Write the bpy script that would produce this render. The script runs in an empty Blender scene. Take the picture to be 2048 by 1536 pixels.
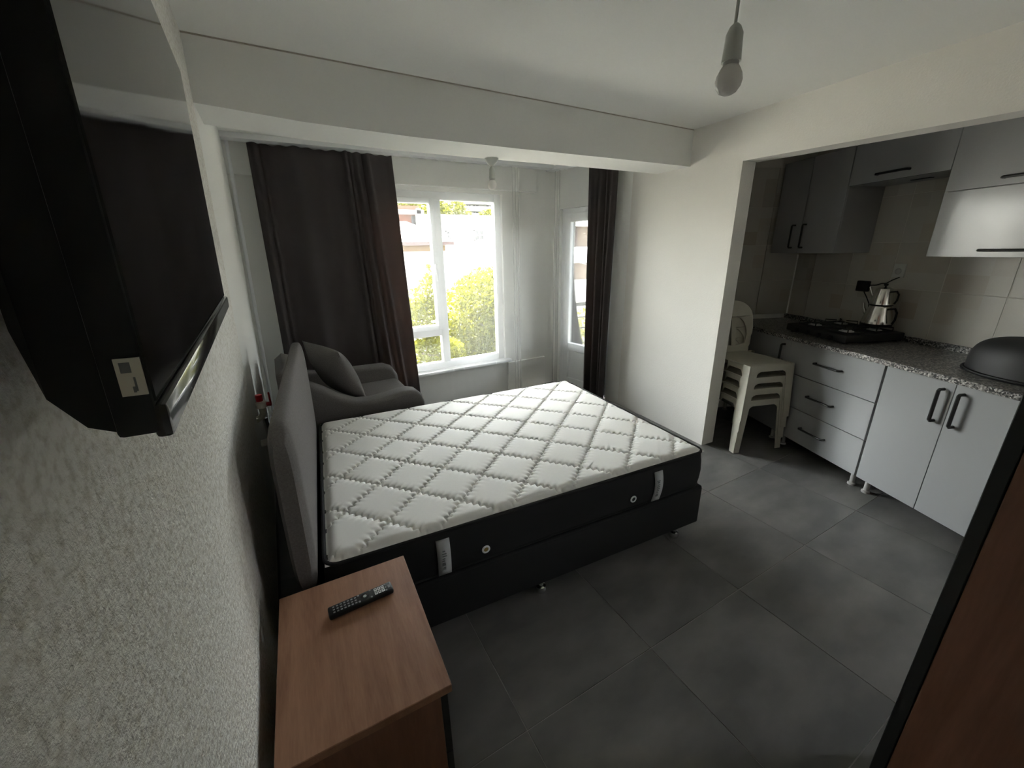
import bpy, bmesh, math, random
from mathutils import Vector, Matrix
random.seed(7)
D = bpy.data
sc = bpy.context.scene
COL = sc.collection
PI = math.pi

# ------------------------------------------------------------------ camera
CAM_H = 1.58829
FPX = 797.786
ROWS = ((0.86286241, -0.50504496, -0.01995135),
        (0.17720248, 0.2653084, 0.9477398),
        (-0.47335795, -0.82130448, 0.31841986))
RC = Matrix(ROWS)
cd = D.cameras.new('camera'); cam = D.objects.new('camera', cd); COL.objects.link(cam)
cam.matrix_world = Matrix.Translation((0, 0, CAM_H)) @ RC.transposed().to_4x4()
cd.sensor_fit = 'HORIZONTAL'; cd.sensor_width = 36; cd.lens = 36 * FPX / 2048
cd.clip_start = 0.02; cd.clip_end = 500
sc.camera = cam

def ray(px, py):
    return RC.transposed() @ Vector((px - 1024, -(py - 768), -FPX))
def at_y(px, py, Y):
    r = ray(px, py); return r * (Y / r.y) + Vector((0, 0, CAM_H))

# ------------------------------------------------------------------ world, sun, exposure
w = D.worlds.new('World'); sc.world = w; w.use_nodes = True
wn = w.node_tree.nodes; wl = w.node_tree.links
for n in list(wn): wn.remove(n)
wo = wn.new('ShaderNodeOutputWorld'); wb = wn.new('ShaderNodeBackground'); ws = wn.new('ShaderNodeTexSky')
ws.sky_type = 'NISHITA'; ws.sun_disc = False
ws.sun_elevation = math.radians(60); ws.sun_rotation = math.radians(-6)
ws.air_density = 1.0; ws.dust_density = 3.0; ws.ozone_density = 1.0
wb.inputs['Strength'].default_value = 0.21
hz = wn.new('ShaderNodeHueSaturation'); hz.inputs['Saturation'].default_value = .30      # hazy bright summer sky
tn = wn.new('ShaderNodeMix'); tn.data_type = 'RGBA'; tn.blend_type = 'MULTIPLY'; tn.inputs['Factor'].default_value = 1
tn.inputs['B'].default_value = (1.0, .982, .955, 1)
wl.new(ws.outputs[0], hz.inputs['Color']); wl.new(hz.outputs[0], tn.inputs['A']); wl.new(tn.outputs['Result'], wb.inputs['Color']); wl.new(wb.outputs[0], wo.inputs['Surface'])

sl = D.lights.new('sun', 'SUN'); sl.energy = 4.6; sl.angle = math.radians(0.6); sl.color = (1, .95, .86)
so = D.objects.new('sun', sl); COL.objects.link(so)
_sd = Vector((0.06, -0.54, -1.0)).normalized()           # high summer sun over the street, backlighting the trees
so.rotation_euler = _sd.to_track_quat('-Z', 'Y').to_euler(); so.location = (0, 12, 14)

def portal(name, loc, rot, sx, sy):
    L = D.lights.new(name, 'AREA'); L.shape = 'RECTANGLE'; L.size = sx; L.size_y = sy
    L.cycles.is_portal = True
    o = D.objects.new(name, L); COL.objects.link(o); o.location = loc; o.rotation_euler = rot

vs = sc.view_settings
sc.display_settings.display_device = 'sRGB'
vs.view_transform = 'Standard'; vs.look = 'None'; vs.gamma = 1; vs.use_curve_mapping = False
vs.exposure = 4.92
cy = sc.cycles
cy.max_bounces = 14; cy.diffuse_bounces = 10; cy.glossy_bounces = 5; cy.transmission_bounces = 8
cy.transparent_max_bounces = 16; cy.caustics_reflective = False; cy.caustics_refractive = False
cy.use_denoising = True

# ------------------------------------------------------------------ materials
MATS = {}
def mat(name, col, rough=.6, spec=.5, metal=0, bump=None, mix=None, coat=0, trans=None, emis=None, rand=0):
    """bump=(scale,strength,detail[,dist]); mix=(scale,colour2,lo,hi[,stretch xyz]) noise blend of two colours"""
    if name in MATS: return MATS[name]
    m = D.materials.new(name); m.use_nodes = True; MATS[name] = m
    nt = m.node_tree; N = nt.nodes; L = nt.links
    b = N['Principled BSDF']
    b.inputs['Base Color'].default_value = (*col, 1); b.inputs['Roughness'].default_value = rough
    b.inputs['Specular IOR Level'].default_value = spec; b.inputs['Metallic'].default_value = metal
    b.inputs['Coat Weight'].default_value = coat
    tc = N.new('ShaderNodeTexCoord')
    last = None
    if mix:
        mp = N.new('ShaderNodeMapping'); L.new(tc.outputs['Object'], mp.inputs['Vector'])
        if len(mix) > 4: mp.inputs['Scale'].default_value = mix[4]
        if rand:
            oi = N.new('ShaderNodeObjectInfo'); cx = N.new('ShaderNodeCombineXYZ')
            mu = N.new('ShaderNodeMath'); mu.operation = 'MULTIPLY'; mu.inputs[1].default_value = 37.
            L.new(oi.outputs['Random'], mu.inputs[0])
            for k in range(3): L.new(mu.outputs[0], cx.inputs[k])
            L.new(cx.outputs[0], mp.inputs['Location'])
        no = N.new('ShaderNodeTexNoise'); no.inputs['Scale'].default_value = mix[0]; no.inputs['Detail'].default_value = 6
        L.new(mp.outputs[0], no.inputs['Vector'])
        cr = N.new('ShaderNodeValToRGB'); cr.color_ramp.elements[0].position = mix[2]; cr.color_ramp.elements[1].position = mix[3]
        cr.color_ramp.elements[0].color = (*col, 1); cr.color_ramp.elements[1].color = (*mix[1], 1)
        L.new(no.outputs['Fac'], cr.inputs[0]); last = cr.outputs[0]
        L.new(last, b.inputs['Base Color'])
    if bump:
        nb = N.new('ShaderNodeTexNoise'); nb.inputs['Scale'].default_value = bump[0]; nb.inputs['Detail'].default_value = bump[2]
        nb.inputs['Roughness'].default_value = .6
        L.new(tc.outputs['Object'], nb.inputs['Vector'])
        bp = N.new('ShaderNodeBump'); bp.inputs['Strength'].default_value = bump[1]
        bp.inputs['Distance'].default_value = bump[3] if len(bump) > 3 else .004
        L.new(nb.outputs['Fac'], bp.inputs['Height']); L.new(bp.outputs[0], b.inputs['Normal'])
    if trans:
        out = N['Material Output']; tb = N.new('ShaderNodeBsdfTranslucent'); tb.inputs[0].default_value = (*trans[1], 1)
        mx = N.new('ShaderNodeMixShader'); mx.inputs[0].default_value = trans[0]
        L.new(b.outputs[0], mx.inputs[1]); L.new(tb.outputs[0], mx.inputs[2]); L.new(mx.outputs[0], out.inputs[0])
    return m

def mat_sheer(name, alpha):
    m = D.materials.new(name); m.use_nodes = True; MATS[name] = m
    N = m.node_tree.nodes; L = m.node_tree.links; out = N['Material Output']; N.remove(N['Principled BSDF'])
    t = N.new('ShaderNodeBsdfTransparent'); d = N.new('ShaderNodeBsdfDiffuse'); tl = N.new('ShaderNodeBsdfTranslucent')
    d.inputs[0].default_value = (.88, .88, .86, 1); tl.inputs[0].default_value = (.8, .8, .8, 1)
    m1 = N.new('ShaderNodeMixShader'); m1.inputs[0].default_value = .22
    L.new(d.outputs[0], m1.inputs[1]); L.new(tl.outputs[0], m1.inputs[2])
    m2 = N.new('ShaderNodeMixShader'); m2.inputs[0].default_value = alpha
    L.new(t.outputs[0], m2.inputs[1]); L.new(m1.outputs[0], m2.inputs[2]); L.new(m2.outputs[0], out.inputs[0])
    return m

def mat_glass(name):
    m = D.materials.new(name); m.use_nodes = True; MATS[name] = m
    N = m.node_tree.nodes; L = m.node_tree.links; out = N['Material Output']; N.remove(N['Principled BSDF'])
    t = N.new('ShaderNodeBsdfTransparent'); g = N.new('ShaderNodeBsdfGlossy'); g.inputs['Roughness'].default_value = .02
    t.inputs[0].default_value = (.96, .98, .97, 1)
    f = N.new('ShaderNodeFresnel'); f.inputs['IOR'].default_value = 1.45
    mx = N.new('ShaderNodeMixShader'); L.new(f.outputs[0], mx.inputs[0]); L.new(t.outputs[0], mx.inputs[1]); L.new(g.outputs[0], mx.inputs[2])
    L.new(mx.outputs[0], out.inputs[0]); return m

def mat_wood(name, c1, c2, rough=.42, axis='y', spec=.4):
    m = D.materials.new(name); m.use_nodes = True; MATS[name] = m
    N = m.node_tree.nodes; L = m.node_tree.links; b = N['Principled BSDF']; b.inputs['Roughness'].default_value = rough
    b.inputs['Specular IOR Level'].default_value = spec
    tc = N.new('ShaderNodeTexCoord'); mp = N.new('ShaderNodeMapping'); L.new(tc.outputs['Object'], mp.inputs[0])
    mp.inputs['Scale'].default_value = {'y': (9, .9, 9), 'z': (9, 9, .9), 'x': (.9, 9, 9)}[axis]
    n1 = N.new('ShaderNodeTexNoise'); n1.inputs['Scale'].default_value = 2.2; n1.inputs['Detail'].default_value = 8; n1.inputs['Distortion'].default_value = .9
    L.new(mp.outputs[0], n1.inputs['Vector'])
    n2 = N.new('ShaderNodeTexNoise'); n2.inputs['Scale'].default_value = 26; n2.inputs['Detail'].default_value = 4
    L.new(mp.outputs[0], n2.inputs['Vector'])
    ad = N.new('ShaderNodeMath'); ad.operation = 'MULTIPLY_ADD'; ad.inputs[1].default_value = .35; L.new(n2.outputs['Fac'], ad.inputs[0]); L.new(n1.outputs['Fac'], ad.inputs[2])
    cr = N.new('ShaderNodeValToRGB'); cr.color_ramp.elements[0].position = .42; cr.color_ramp.elements[1].position = .9
    cr.color_ramp.elements[0].color = (*c1, 1); cr.color_ramp.elements[1].color = (*c2, 1)
    L.new(ad.outputs[0], cr.inputs[0]); L.new(cr.outputs[0], b.inputs['Base Color']); return m

def mat_granite(name):
    m = D.materials.new(name); m.use_nodes = True; MATS[name] = m
    N = m.node_tree.nodes; L = m.node_tree.links; b = N['Principled BSDF']; b.inputs['Roughness'].default_value = .3
    tc = N.new('ShaderNodeTexCoord')
    v = N.new('ShaderNodeTexVoronoi'); v.inputs['Scale'].default_value = 150; L.new(tc.outputs['Object'], v.inputs['Vector'])
    n = N.new('ShaderNodeTexNoise'); n.inputs['Scale'].default_value = 60; n.inputs['Detail'].default_value = 5; L.new(tc.outputs['Object'], n.inputs['Vector'])
    sp = N.new('ShaderNodeSeparateColor'); L.new(v.outputs['Color'], sp.inputs[0])
    ad = N.new('ShaderNodeMath'); ad.operation = 'ADD'; L.new(sp.outputs[0], ad.inputs[0]); L.new(n.outputs['Fac'], ad.inputs[1])
    cr = N.new('ShaderNodeValToRGB'); e = cr.color_ramp.elements
    cr.color_ramp.interpolation = 'CONSTANT'
    e[0].position = 0; e[0].color = (.02, .02, .02, 1); e[1].position = .62; e[1].color = (.16, .15, .14, 1)
    x = cr.color_ramp.elements.new(.86); x.color = (.33, .31, .29, 1); x = cr.color_ramp.elements.new(1.0); x.color = (.5, .48, .45, 1)
    mu = N.new('ShaderNodeMath'); mu.operation = 'MULTIPLY'; mu.inputs[1].default_value = .72; L.new(ad.outputs[0], mu.inputs[0])
    L.new(mu.outputs[0], cr.inputs[0]); L.new(cr.outputs[0], b.inputs['Base Color']); return m

def mat_walltile(name):
    """glazed tile printed with small squares of slightly different beige and grey"""
    m = D.materials.new(name); m.use_nodes = True; MATS[name] = m
    N = m.node_tree.nodes; L = m.node_tree.links; b = N['Principled BSDF']; b.inputs['Roughness'].default_value = .3
    tc = N.new('ShaderNodeTexCoord'); oi = N.new('ShaderNodeObjectInfo')
    sc_ = N.new('ShaderNodeVectorMath'); sc_.operation = 'SCALE'; sc_.inputs['Scale'].default_value = 1 / .113; L.new(tc.outputs['Object'], sc_.inputs[0])
    fl = N.new('ShaderNodeVectorMath'); fl.operation = 'FLOOR'; L.new(sc_.outputs[0], fl.inputs[0])
    cx = N.new('ShaderNodeCombineXYZ'); mu = N.new('ShaderNodeMath'); mu.operation = 'MULTIPLY'; mu.inputs[1].default_value = 50
    L.new(oi.outputs['Random'], mu.inputs[0]); L.new(mu.outputs[0], cx.inputs[1])
    ad = N.new('ShaderNodeVectorMath'); ad.operation = 'ADD'; L.new(fl.outputs[0], ad.inputs[0]); L.new(cx.outputs[0], ad.inputs[1])
    wn_ = N.new('ShaderNodeTexWhiteNoise'); L.new(ad.outputs[0], wn_.inputs['Vector'])
    cr = N.new('ShaderNodeValToRGB'); e = cr.color_ramp.elements
    e[0].position = 0; e[0].color = (.42, .40, .35, 1); e[1].position = 1; e[1].color = (.50, .485, .44, 1)
    x = e.new(.12); x.color = (.44, .38, .30, 1); x = e.new(.25); x.color = (.5, .48, .42, 1)
    L.new(wn_.outputs['Value'], cr.inputs[0]); L.new(cr.outputs[0], b.inputs['Base Color'])
    fr = N.new('ShaderNodeVectorMath'); fr.operation = 'FRACTION'; L.new(sc_.outputs[0], fr.inputs[0])
    no = N.new('ShaderNodeTexNoise'); no.inputs['Scale'].default_value = 30; L.new(tc.outputs['Object'], no.inputs['Vector'])
    bp = N.new('ShaderNodeBump'); bp.inputs['Strength'].default_value = .12; bp.inputs['Distance'].default_value = .003
    L.new(no.outputs['Fac'], bp.inputs['Height']); L.new(bp.outputs[0], b.inputs['Normal'])
    return m

M_PLASTER = mat('rough_plaster', (.88, .865, .82), .85, .25, bump=(75, 1.0, 7, .010), mix=(85, (.68, .65, .58), .46, .68))
M_COL = mat('roller_plaster', (.80, .78, .73), .85, .25, bump=(110, .35, 5, .004))
M_PAINT = mat('white_paint', (.82, .82, .79), .8, .25, bump=(60, .15, 5, .002))
M_CEIL = mat('ceiling_paint', (.80, .80, .77), .85, .2, bump=(40, .08, 4, .002))
M_FLOORT = mat('floor_tile', (.115, .115, .110), .42, .45, mix=(3.2, (.20, .195, .185), .35, .70, (1, 1.8, 1)), rand=1)
M_GROUT = mat('grout', (.36, .35, .33), .8)
M_WTILE = mat_walltile('wall_tile')
M_WGROUT = mat('wall_grout', (.62, .60, .54), .8)
M_PVC = mat('white_pvc', (.84, .85, .86), .35, .5)
M_GLASS = mat_glass('window_glass')
M_SHEER = mat_sheer('sheer_cloth', .16)
M_CURT = mat('curtain_cloth', (.085, .075, .075), .9, .15, bump=(500, .25, 2, .001), trans=(.30, (.17, .125, .108)))
M_GREYFAB = mat('grey_upholstery', (.115, .105, .10), .9, .2, bump=(420, .35, 3, .0015), mix=(160, (.15, .14, .135), .35, .7))
M_CHARFAB = mat('charcoal_fabric', (.018, .018, .018), .85, .25, bump=(600, .3, 2, .001))
M_BASEFAB = mat('bed_base_fabric', (.016, .016, .016), .8, .25, bump=(500, .25, 2, .001))
M_QUILT = mat('quilt_knit', (.78, .775, .74), .85, .2, bump=(700, .25, 2, .0012))
M_TAG = mat('tag_cloth', (.45, .46, .46), .7)
M_TAGPR = mat('tag_print', (.16, .17, .17), .7)
M_CHROME = mat('chrome', (.8, .8, .8), .18, .5, 1)
M_STEEL = mat('polished_steel', (.72, .70, .67), .16, .5, 1)
M_BRASS = mat('brass_mesh', (.45, .33, .12), .45, .5, .8)
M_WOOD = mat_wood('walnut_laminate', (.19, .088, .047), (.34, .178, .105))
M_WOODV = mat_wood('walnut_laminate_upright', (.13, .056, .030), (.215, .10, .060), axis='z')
M_BLKBOARD = mat('black_board', (.012, .012, .012), .5, .4)
M_BLK = mat('black_plastic', (.007, .007, .007), .5, .3)
M_BLKGLOSS = mat('black_gloss', (.008, .008, .009), .12, .5)
M_SCREEN = mat('tv_screen', (.006, .006, .007), .07, .5)
M_BTN = mat('grey_buttons', (.22, .22, .22), .5)
M_WHITEPR = mat('white_print', (.75, .75, .75), .5)
M_STICK = mat('sticker_paper', (.55, .53, .44), .6)
M_LAM = mat('white_laminate', (.34, .345, .345), .17, .5)
M_LAMU = mat('cabinet_carcass', (.30, .30, .29), .5)
M_HANDLE = mat('black_handle', (.012, .012, .012), .4)
M_GRAN = mat_granite('granite')
M_LEGPL = mat('grey_plastic', (.45, .44, .42), .5)
M_CHAIR = mat('white_polypropylene', (.50, .48, .40), .42, .45)
M_PIPE = mat('white_pipe', (.80, .78, .70), .45)
M_RED = mat('red_plastic', (.50, .015, .02), .4)
M_BULBW = mat('milk_bulb', (.82, .80, .78), .12, .5, trans=(.4, (.85, .83, .8)))
M_SOCK = mat('socket_white', (.55, .56, .52), .45)
M_CAST = mat('cast_iron', (.015, .015, .015), .6)
M_ALU = mat('aluminium', (.7, .7, .68), .35, .5, 1)
M_SKIRT = mat('skirting_tile', (.16, .16, .155), .5)
# outdoors
M_LEAF = mat('leaf', (.045, .052, .003), .6, .1, mix=(5, (.085, .088, .006), .3, .7), trans=(.45, (.15, .145, .004)))
M_LEAF2 = mat('leaf_olive', (.035, .042, .008), .55, .2, mix=(3, (.055, .062, .012), .3, .7), trans=(.45, (.11, .11, .008)))
M_BARK = mat('bark', (.16, .12, .08), .9)
M_HWHITE = mat('house_render_white', (.50, .49, .44), .9)
M_HORANGE = mat('house_render_orange', (.10, .030, .014), .9, mix=(1.2, (.085, .034, .02), .3, .7))
M_HTAN = mat('house_render_tan', (.085, .06, .042), .9)
M_HYEL = mat('frieze_yellow', (.10, .068, .03), .9, mix=(6, (.085, .045, .02), .35, .7))
M_FASCIA = mat('fascia_brown', (.05, .03, .027), .8)
M_TROOF = mat('roof_tile_red', (.09, .035, .02), .9)
M_WINDK = mat('far_window', (.02, .02, .022), .3)
M_GROUND = mat('street_ground', (.22, .21, .19), .9, mix=(.4, (.15, .145, .13), .4, .6))
M_RAIL = mat('railing_metal', (.018, .016, .014), .7, .15)
M_CABLE = mat('cable_black', (.05, .05, .05), .6)

# ------------------------------------------------------------------ mesh builder
class MB:
    def __init__(s): s.bm = bmesh.new()
    def _face(s, vs):
        try: s.bm.faces.new(vs)
        except ValueError: pass
    def box(s, a, b, bev=0, seg=2, M=None):
        x0, y0, z0 = [min(a[i], b[i]) for i in range(3)]; x1, y1, z1 = [max(a[i], b[i]) for i in range(3)]
        t = bmesh.new()
        v = [t.verts.new(p) for p in ((x0,y0,z0),(x1,y0,z0),(x1,y1,z0),(x0,y1,z0),(x0,y0,z1),(x1,y0,z1),(x1,y1,z1),(x0,y1,z1))]
        for f in ((0,3,2,1),(4,5,6,7),(0,1,5,4),(1,2,6,5),(2,3,7,6),(3,0,4,7)): t.faces.new([v[i] for i in f])
        if bev: bmesh.ops.bevel(t, geom=t.edges[:], offset=bev, segments=seg, profile=.5, affect='EDGES', clamp_overlap=True)
        s._merge(t, M); return s
    def _merge(s, t, M=None):
        if M is not None: bmesh.ops.transform(t, matrix=M, verts=t.verts[:])
        mp = {v: s.bm.verts.new(v.co) for v in t.verts}
        for f in t.faces: s._face([mp[v] for v in f.verts])
        t.free()
    def hexa(s, pts):
        """8 points: 4 bottom (ccw from above), 4 top"""
        v = [s.bm.verts.new(p) for p in pts]
        for f in ((0,3,2,1),(4,5,6,7),(0,1,5,4),(1,2,6,5),(2,3,7,6),(3,0,4,7)): s._face([v[i] for i in f])
        return s
    def prism(s, poly, z0, z1, bev=0):
        """extrude an xy polygon from z0 to z1"""
        t = bmesh.new(); n = len(poly)
        a = [t.verts.new((p[0], p[1], z0)) for p in poly]; b = [t.verts.new((p[0], p[1], z1)) for p in poly]
        t.faces.new(a[::-1]); t.faces.new(b)
        for i in range(n): t.faces.new((a[i], a[(i+1)%n], b[(i+1)%n], b[i]))
        if bev: bmesh.ops.bevel(t, geom=t.edges[:], offset=bev, segments=2, profile=.5, affect='EDGES', clamp_overlap=True)
        bmesh.ops.recalc_face_normals(t, faces=t.faces[:]); s._merge(t); return s
    def prism_xz(s, poly, y0, y1, bev=0, seg=3):
        t = bmesh.new(); n = len(poly)
        a = [t.verts.new((p[0], y0, p[1])) for p in poly]; b = [t.verts.new((p[0], y1, p[1])) for p in poly]
        t.faces.new(a); t.faces.new(b[::-1])
        for i in range(n): t.faces.new((a[i], b[i], b[(i+1)%n], a[(i+1)%n]))
        bmesh.ops.recalc_face_normals(t, faces=t.faces[:])
        if bev:
            ed = [e for e in t.edges if abs(e.verts[0].co.y - e.verts[1].co.y) < 1e-6]
            bmesh.ops.bevel(t, geom=ed, offset=bev, segments=seg, profile=.5, affect='EDGES', clamp_overlap=True)
        s._merge(t); return s
    def tube(s, pts, r, n=10, cap=True):
        pts = [Vector(p) for p in pts]; rs = r if isinstance(r, (list, tuple)) else [r] * len(pts)
        rings = []; up = None
        for i, p in enumerate(pts):
            d = (pts[min(i+1, len(pts)-1)] - pts[max(i-1, 0)]).normalized()
            if up is None: up = Vector((0, 0, 1)) if abs(d.z) < .9 else Vector((1, 0, 0))
            u = d.cross(up)
            if u.length < 1e-5: u = d.cross(Vector((0, 1, 0)))
            u.normalize(); v = u.cross(d).normalized(); up = v
            rings.append([s.bm.verts.new(p + (u * math.cos(2*PI*k/n) + v * math.sin(2*PI*k/n)) * rs[i]) for k in range(n)])
        for a, b in zip(rings, rings[1:]):
            for k in range(n): s._face((a[k], a[(k+1)%n], b[(k+1)%n], b[k]))
        if cap: s._face(rings[0][::-1]); s._face(rings[-1])
        return s
    def lathe(s, prof, c=(0,0,0), n=24, M=None):
        t = bmesh.new(); rings = []
        for r, z in prof:
            if r < 1e-6: rings.append([t.verts.new((0, 0, z))])
            else: rings.append([t.verts.new((r*math.cos(2*PI*k/n), r*math.sin(2*PI*k/n), z)) for k in range(n)])
        for a, b in zip(rings, rings[1:]):
            for k in range(n):
                va = [a[k % len(a)], a[(k+1) % len(a)]] if len(a) > 1 else [a[0]]
                vb = [b[(k+1) % len(b)], b[k % len(b)]] if len(b) > 1 else [b[0]]
                if len(va) + len(vb) >= 3: t.faces.new(va + vb)
        if len(rings[0]) > 1: t.faces.new(rings[0][::-1])
        if len(rings[-1]) > 1: t.faces.new(rings[-1])
        s._merge(t, (Matrix.Translation(c) @ M) if M is not None else Matrix.Translation(c)); return s
    def grid(s, nu, nv, fn):
        g = [[s.bm.verts.new(fn(i/(nu-1), j/(nv-1))) for j in range(nv)] for i in range(nu)]
        for i in range(nu-1):
            for j in range(nv-1): s._face((g[i][j], g[i+1][j], g[i+1][j+1], g[i][j+1]))
        return s
    def obj(s, name, m, parent=None, smooth=True, loc=None, rotz=0, ang=35):
        me = D.meshes.new(name)
        bmesh.ops.recalc_face_normals(s.bm, faces=s.bm.faces[:])
        s.bm.to_mesh(me); s.bm.free(); me.materials.append(m)
        if smooth:
            me.polygons.foreach_set('use_smooth', [True] * len(me.polygons))
            me.set_sharp_from_angle(angle=math.radians(ang))
        o = D.objects.new(name, me); COL.objects.link(o)
        if parent: o.parent = parent
        if loc: o.location = loc
        if rotz: o.rotation_euler = (0, 0, rotz)
        return o

def tag(o, label=None, cat=None, group=None, kind=None):
    if label: o['label'] = label
    if cat: o['category'] = cat
    if group: o['group'] = group
    if kind: o['kind'] = kind
    return o
def struct(o, label=None): return tag(o, label, kind='structure')
def thing(name, label, cat, loc=(0,0,0), rotz=0, group=None, rot=None):
    o = D.objects.new(name, None); COL.objects.link(o); o.empty_display_size = .1
    o.location = loc; o.rotation_euler = rot if rot else (0, 0, rotz)
    return tag(o, label, cat, group)
def part(o, label): o['label'] = label; return o
def copy_tree(o, parent=None):
    c = o.copy(); COL.objects.link(c); c.parent = parent
    for ch in list(o.children): copy_tree(ch, c)
    return c
def rrect(w, h, r, n=5, cx=0, cy_=0):
    out = []
    for (sx, sy, a0) in ((1, 1, 0), (-1, 1, 90), (-1, -1, 180), (1, -1, 270)):
        for k in range(n + 1):
            a = math.radians(a0 + 90 * k / n)
            out.append((cx + sx * (w/2 - r) + r * math.cos(a), cy_ + sy * (h/2 - r) + r * math.sin(a)))
    return out

# ================================================================== SETTING
CEIL = 2.41
def wlx(z): return -.247 + .046 * z                     # the left wall leans a little
YB = 3.90                                               # window wall
A_R = math.radians(5.5)
RW0 = Vector((2.873, 1.815, 0)); DW = Vector((math.sin(A_R), math.cos(A_R), 0)); NW = Vector((math.cos(A_R), -math.sin(A_R), 0))
def rw(t, off=0): return RW0 + DW * t + NW * off         # t along the right wall, off into the kitchen
RW_T = .13
RWEND = (2.9 - 1.815) / DW.y
# kitchen frame: a = along the run away from the camera, dep = into the wall
KA = .3949; KD = Vector((math.sin(KA), math.cos(KA), 0)); KN = Vector((math.cos(KA), -math.sin(KA), 0))
KP = Vector((3.156, .878, 0)); KROT = math.atan2(-KD.y, -KD.x)
def kw(a, dep, z=0): return KP + KD * a + KN * dep + Vector((0, 0, z))
KDEP = .60; KEND = 1.50; KNEAR = -1.55

# ---- floor with 60 cm tiles
fb = MB().prism([(-.40, -1.1), (3.05, -1.1), (4.45, 2.1), (3.2, 2.75), (3.12, YB + .25), (-.40, YB + .25)], -.20, -.003)
floor = struct(fb.obj('floor', M_GROUT, smooth=False))
TA = -.0185; TX, TY = 2.898, .750; TS = .602
def tile_xy(i, j): return (TX + TS * (i * math.cos(TA) - j * math.sin(TA)), TY + TS * (i * math.sin(TA) + j * math.cos(TA)))
tm = None
ROOM = [(-.26, -1.0), (3.0, -1.0), (4.30, 2.03), (3.06, 2.58), (2.99, 2.9), (2.87, YB), (-.26, YB)]
def inside(p, poly):
    c = False; n = len(poly)
    for i in range(n):
        a, b = poly[i], poly[(i+1) % n]
        if (a[1] > p[1]) != (b[1] > p[1]) and p[0] < (b[0]-a[0]) * (p[1]-a[1]) / (b[1]-a[1]) + a[0]: c = not c
    return c
def clip_poly(sub, x0, axis, keep_greater):
    out = []
    for i in range(len(sub)):
        a, b = sub[i], sub[(i+1) % len(sub)]
        ia = (a[axis] >= x0) == keep_greater; ib = (b[axis] >= x0) == keep_greater
        if ia: out.append(a)
        if ia != ib:
            t = (x0 - a[axis]) / (b[axis] - a[axis]); out.append((a[0] + t*(b[0]-a[0]), a[1] + t*(b[1]-a[1])))
    return out
def clip_room(sub):
    n = len(ROOM)                                        # Sutherland-Hodgman against the (nearly convex) room outline
    for i in range(n):
        if i == 3: continue                              # the one reflex corner
        a = Vector(ROOM[i]); b = Vector(ROOM[(i+1) % n]) if i != 2 else Vector(ROOM[3]); e = b - a
        if i in (2, 4): continue
        out = []
        for k in range(len(sub)):
            p, q = Vector(sub[k]), Vector(sub[(k+1) % len(sub)])
            sp = e.x * (p.y - a.y) - e.y * (p.x - a.x); sq = e.x * (q.y - a.y) - e.y * (q.x - a.x)
            if sp >= 0: out.append(tuple(p))
            if (sp >= 0) != (sq >= 0):
                t = sp / (sp - sq); out.append(tuple(p + (q - p) * t))
        sub = out
        if len(sub) < 3: return []
    return sub
g = .0018
for i in range(-7, 4):
    for j in range(-4, 7):
        cs = [tile_xy(i, j), tile_xy(i+1, j), tile_xy(i+1, j+1), tile_xy(i, j+1)]
        c = Vector((sum(p[0] for p in cs)/4, sum(p[1] for p in cs)/4))
        cs = [((p[0]-c.x)*(1-2*g/TS)+c.x, (p[1]-c.y)*(1-2*g/TS)+c.y) for p in cs]
        q = clip_room(cs)
        if len(q) < 3: continue
        cc = (sum(p[0] for p in q)/len(q), sum(p[1] for p in q)/len(q))
        if not (inside(cc, ROOM) or inside(c, ROOM)): continue
        MB().prism([(p[0]-c.x, p[1]-c.y) for p in q], -.0115, 0).obj('floor_tile', M_FLOORT, floor, smooth=False, loc=(c.x, c.y, 0))

# ---- ceiling, beam
struct(MB().box((-.5, -1.2, CEIL), (4.6, YB + .3, CEIL + .2)).obj('ceiling', M_CEIL, smooth=False))
def beam_fn():
    m = MB()
    xs = [-.19, .25, .75, 1.4, 2.2, 2.93]; dz = [.012, -.012, -.02, -.016, -.006, 0]     # hand-plastered, slightly bowed
    for k in range(len(xs)-1):
        x0, x1 = xs[k], xs[k+1]; z0, z1 = 2.165 + dz[k], 2.165 + dz[k+1]
        m.hexa([(x0, 2.26, z0), (x1, 2.26, z1), (x1 + (.03 if k == 4 else 0), 2.60, z1 + .004), (x0, 2.60, z0 + .004),
                (x0, 2.26, CEIL + .01), (x1, 2.26, CEIL + .01), (x1 + (.03 if k == 4 else 0), 2.60, CEIL + .01), (x0, 2.60, CEIL + .01)])
    return m
struct(beam_fn().obj('ceiling_beam', M_PAINT, smooth=False))
# thin brownish line along the joint where the beam meets the ceiling
struct(MB().box((-.14, 2.254, CEIL - .004), (2.91, 2.262, CEIL + .002)).obj('trim_1', mat('joint_line', (.42, .38, .33), .9), smooth=False))

# ---- left wall (leaning), rough to the beam, smooth beyond it
def lean_wall(y0, y1, m, name):
    t = .18
    b = MB()
    b.hexa([(wlx(0) - t, y0, -.2), (wlx(0), y0, -.2), (wlx(0), y1, -.2), (wlx(0) - t, y1, -.2),
            (wlx(CEIL) - t - .1, y0, CEIL + .05), (wlx(CEIL + .05), y0, CEIL + .05), (wlx(CEIL + .05), y1, CEIL + .05), (wlx(CEIL) - t - .1, y1, CEIL + .05)])
    return struct(b.obj(name, m, smooth=False))
lean_wall(-1.2, 2.262, M_PLASTER, 'wall_left')
lean_wall(2.262, YB + .25, M_PAINT, 'wall_left_alcove')
b = MB(); bx0 = wlx(0)
for (y0, y1) in ((-1.0, 2.26), (2.262, YB)):
    b.box((bx0 - .002, y0, 0), (bx0 + .012, y1, .075), .003)
struct(b.obj('baseboard_left', M_SKIRT))

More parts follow.
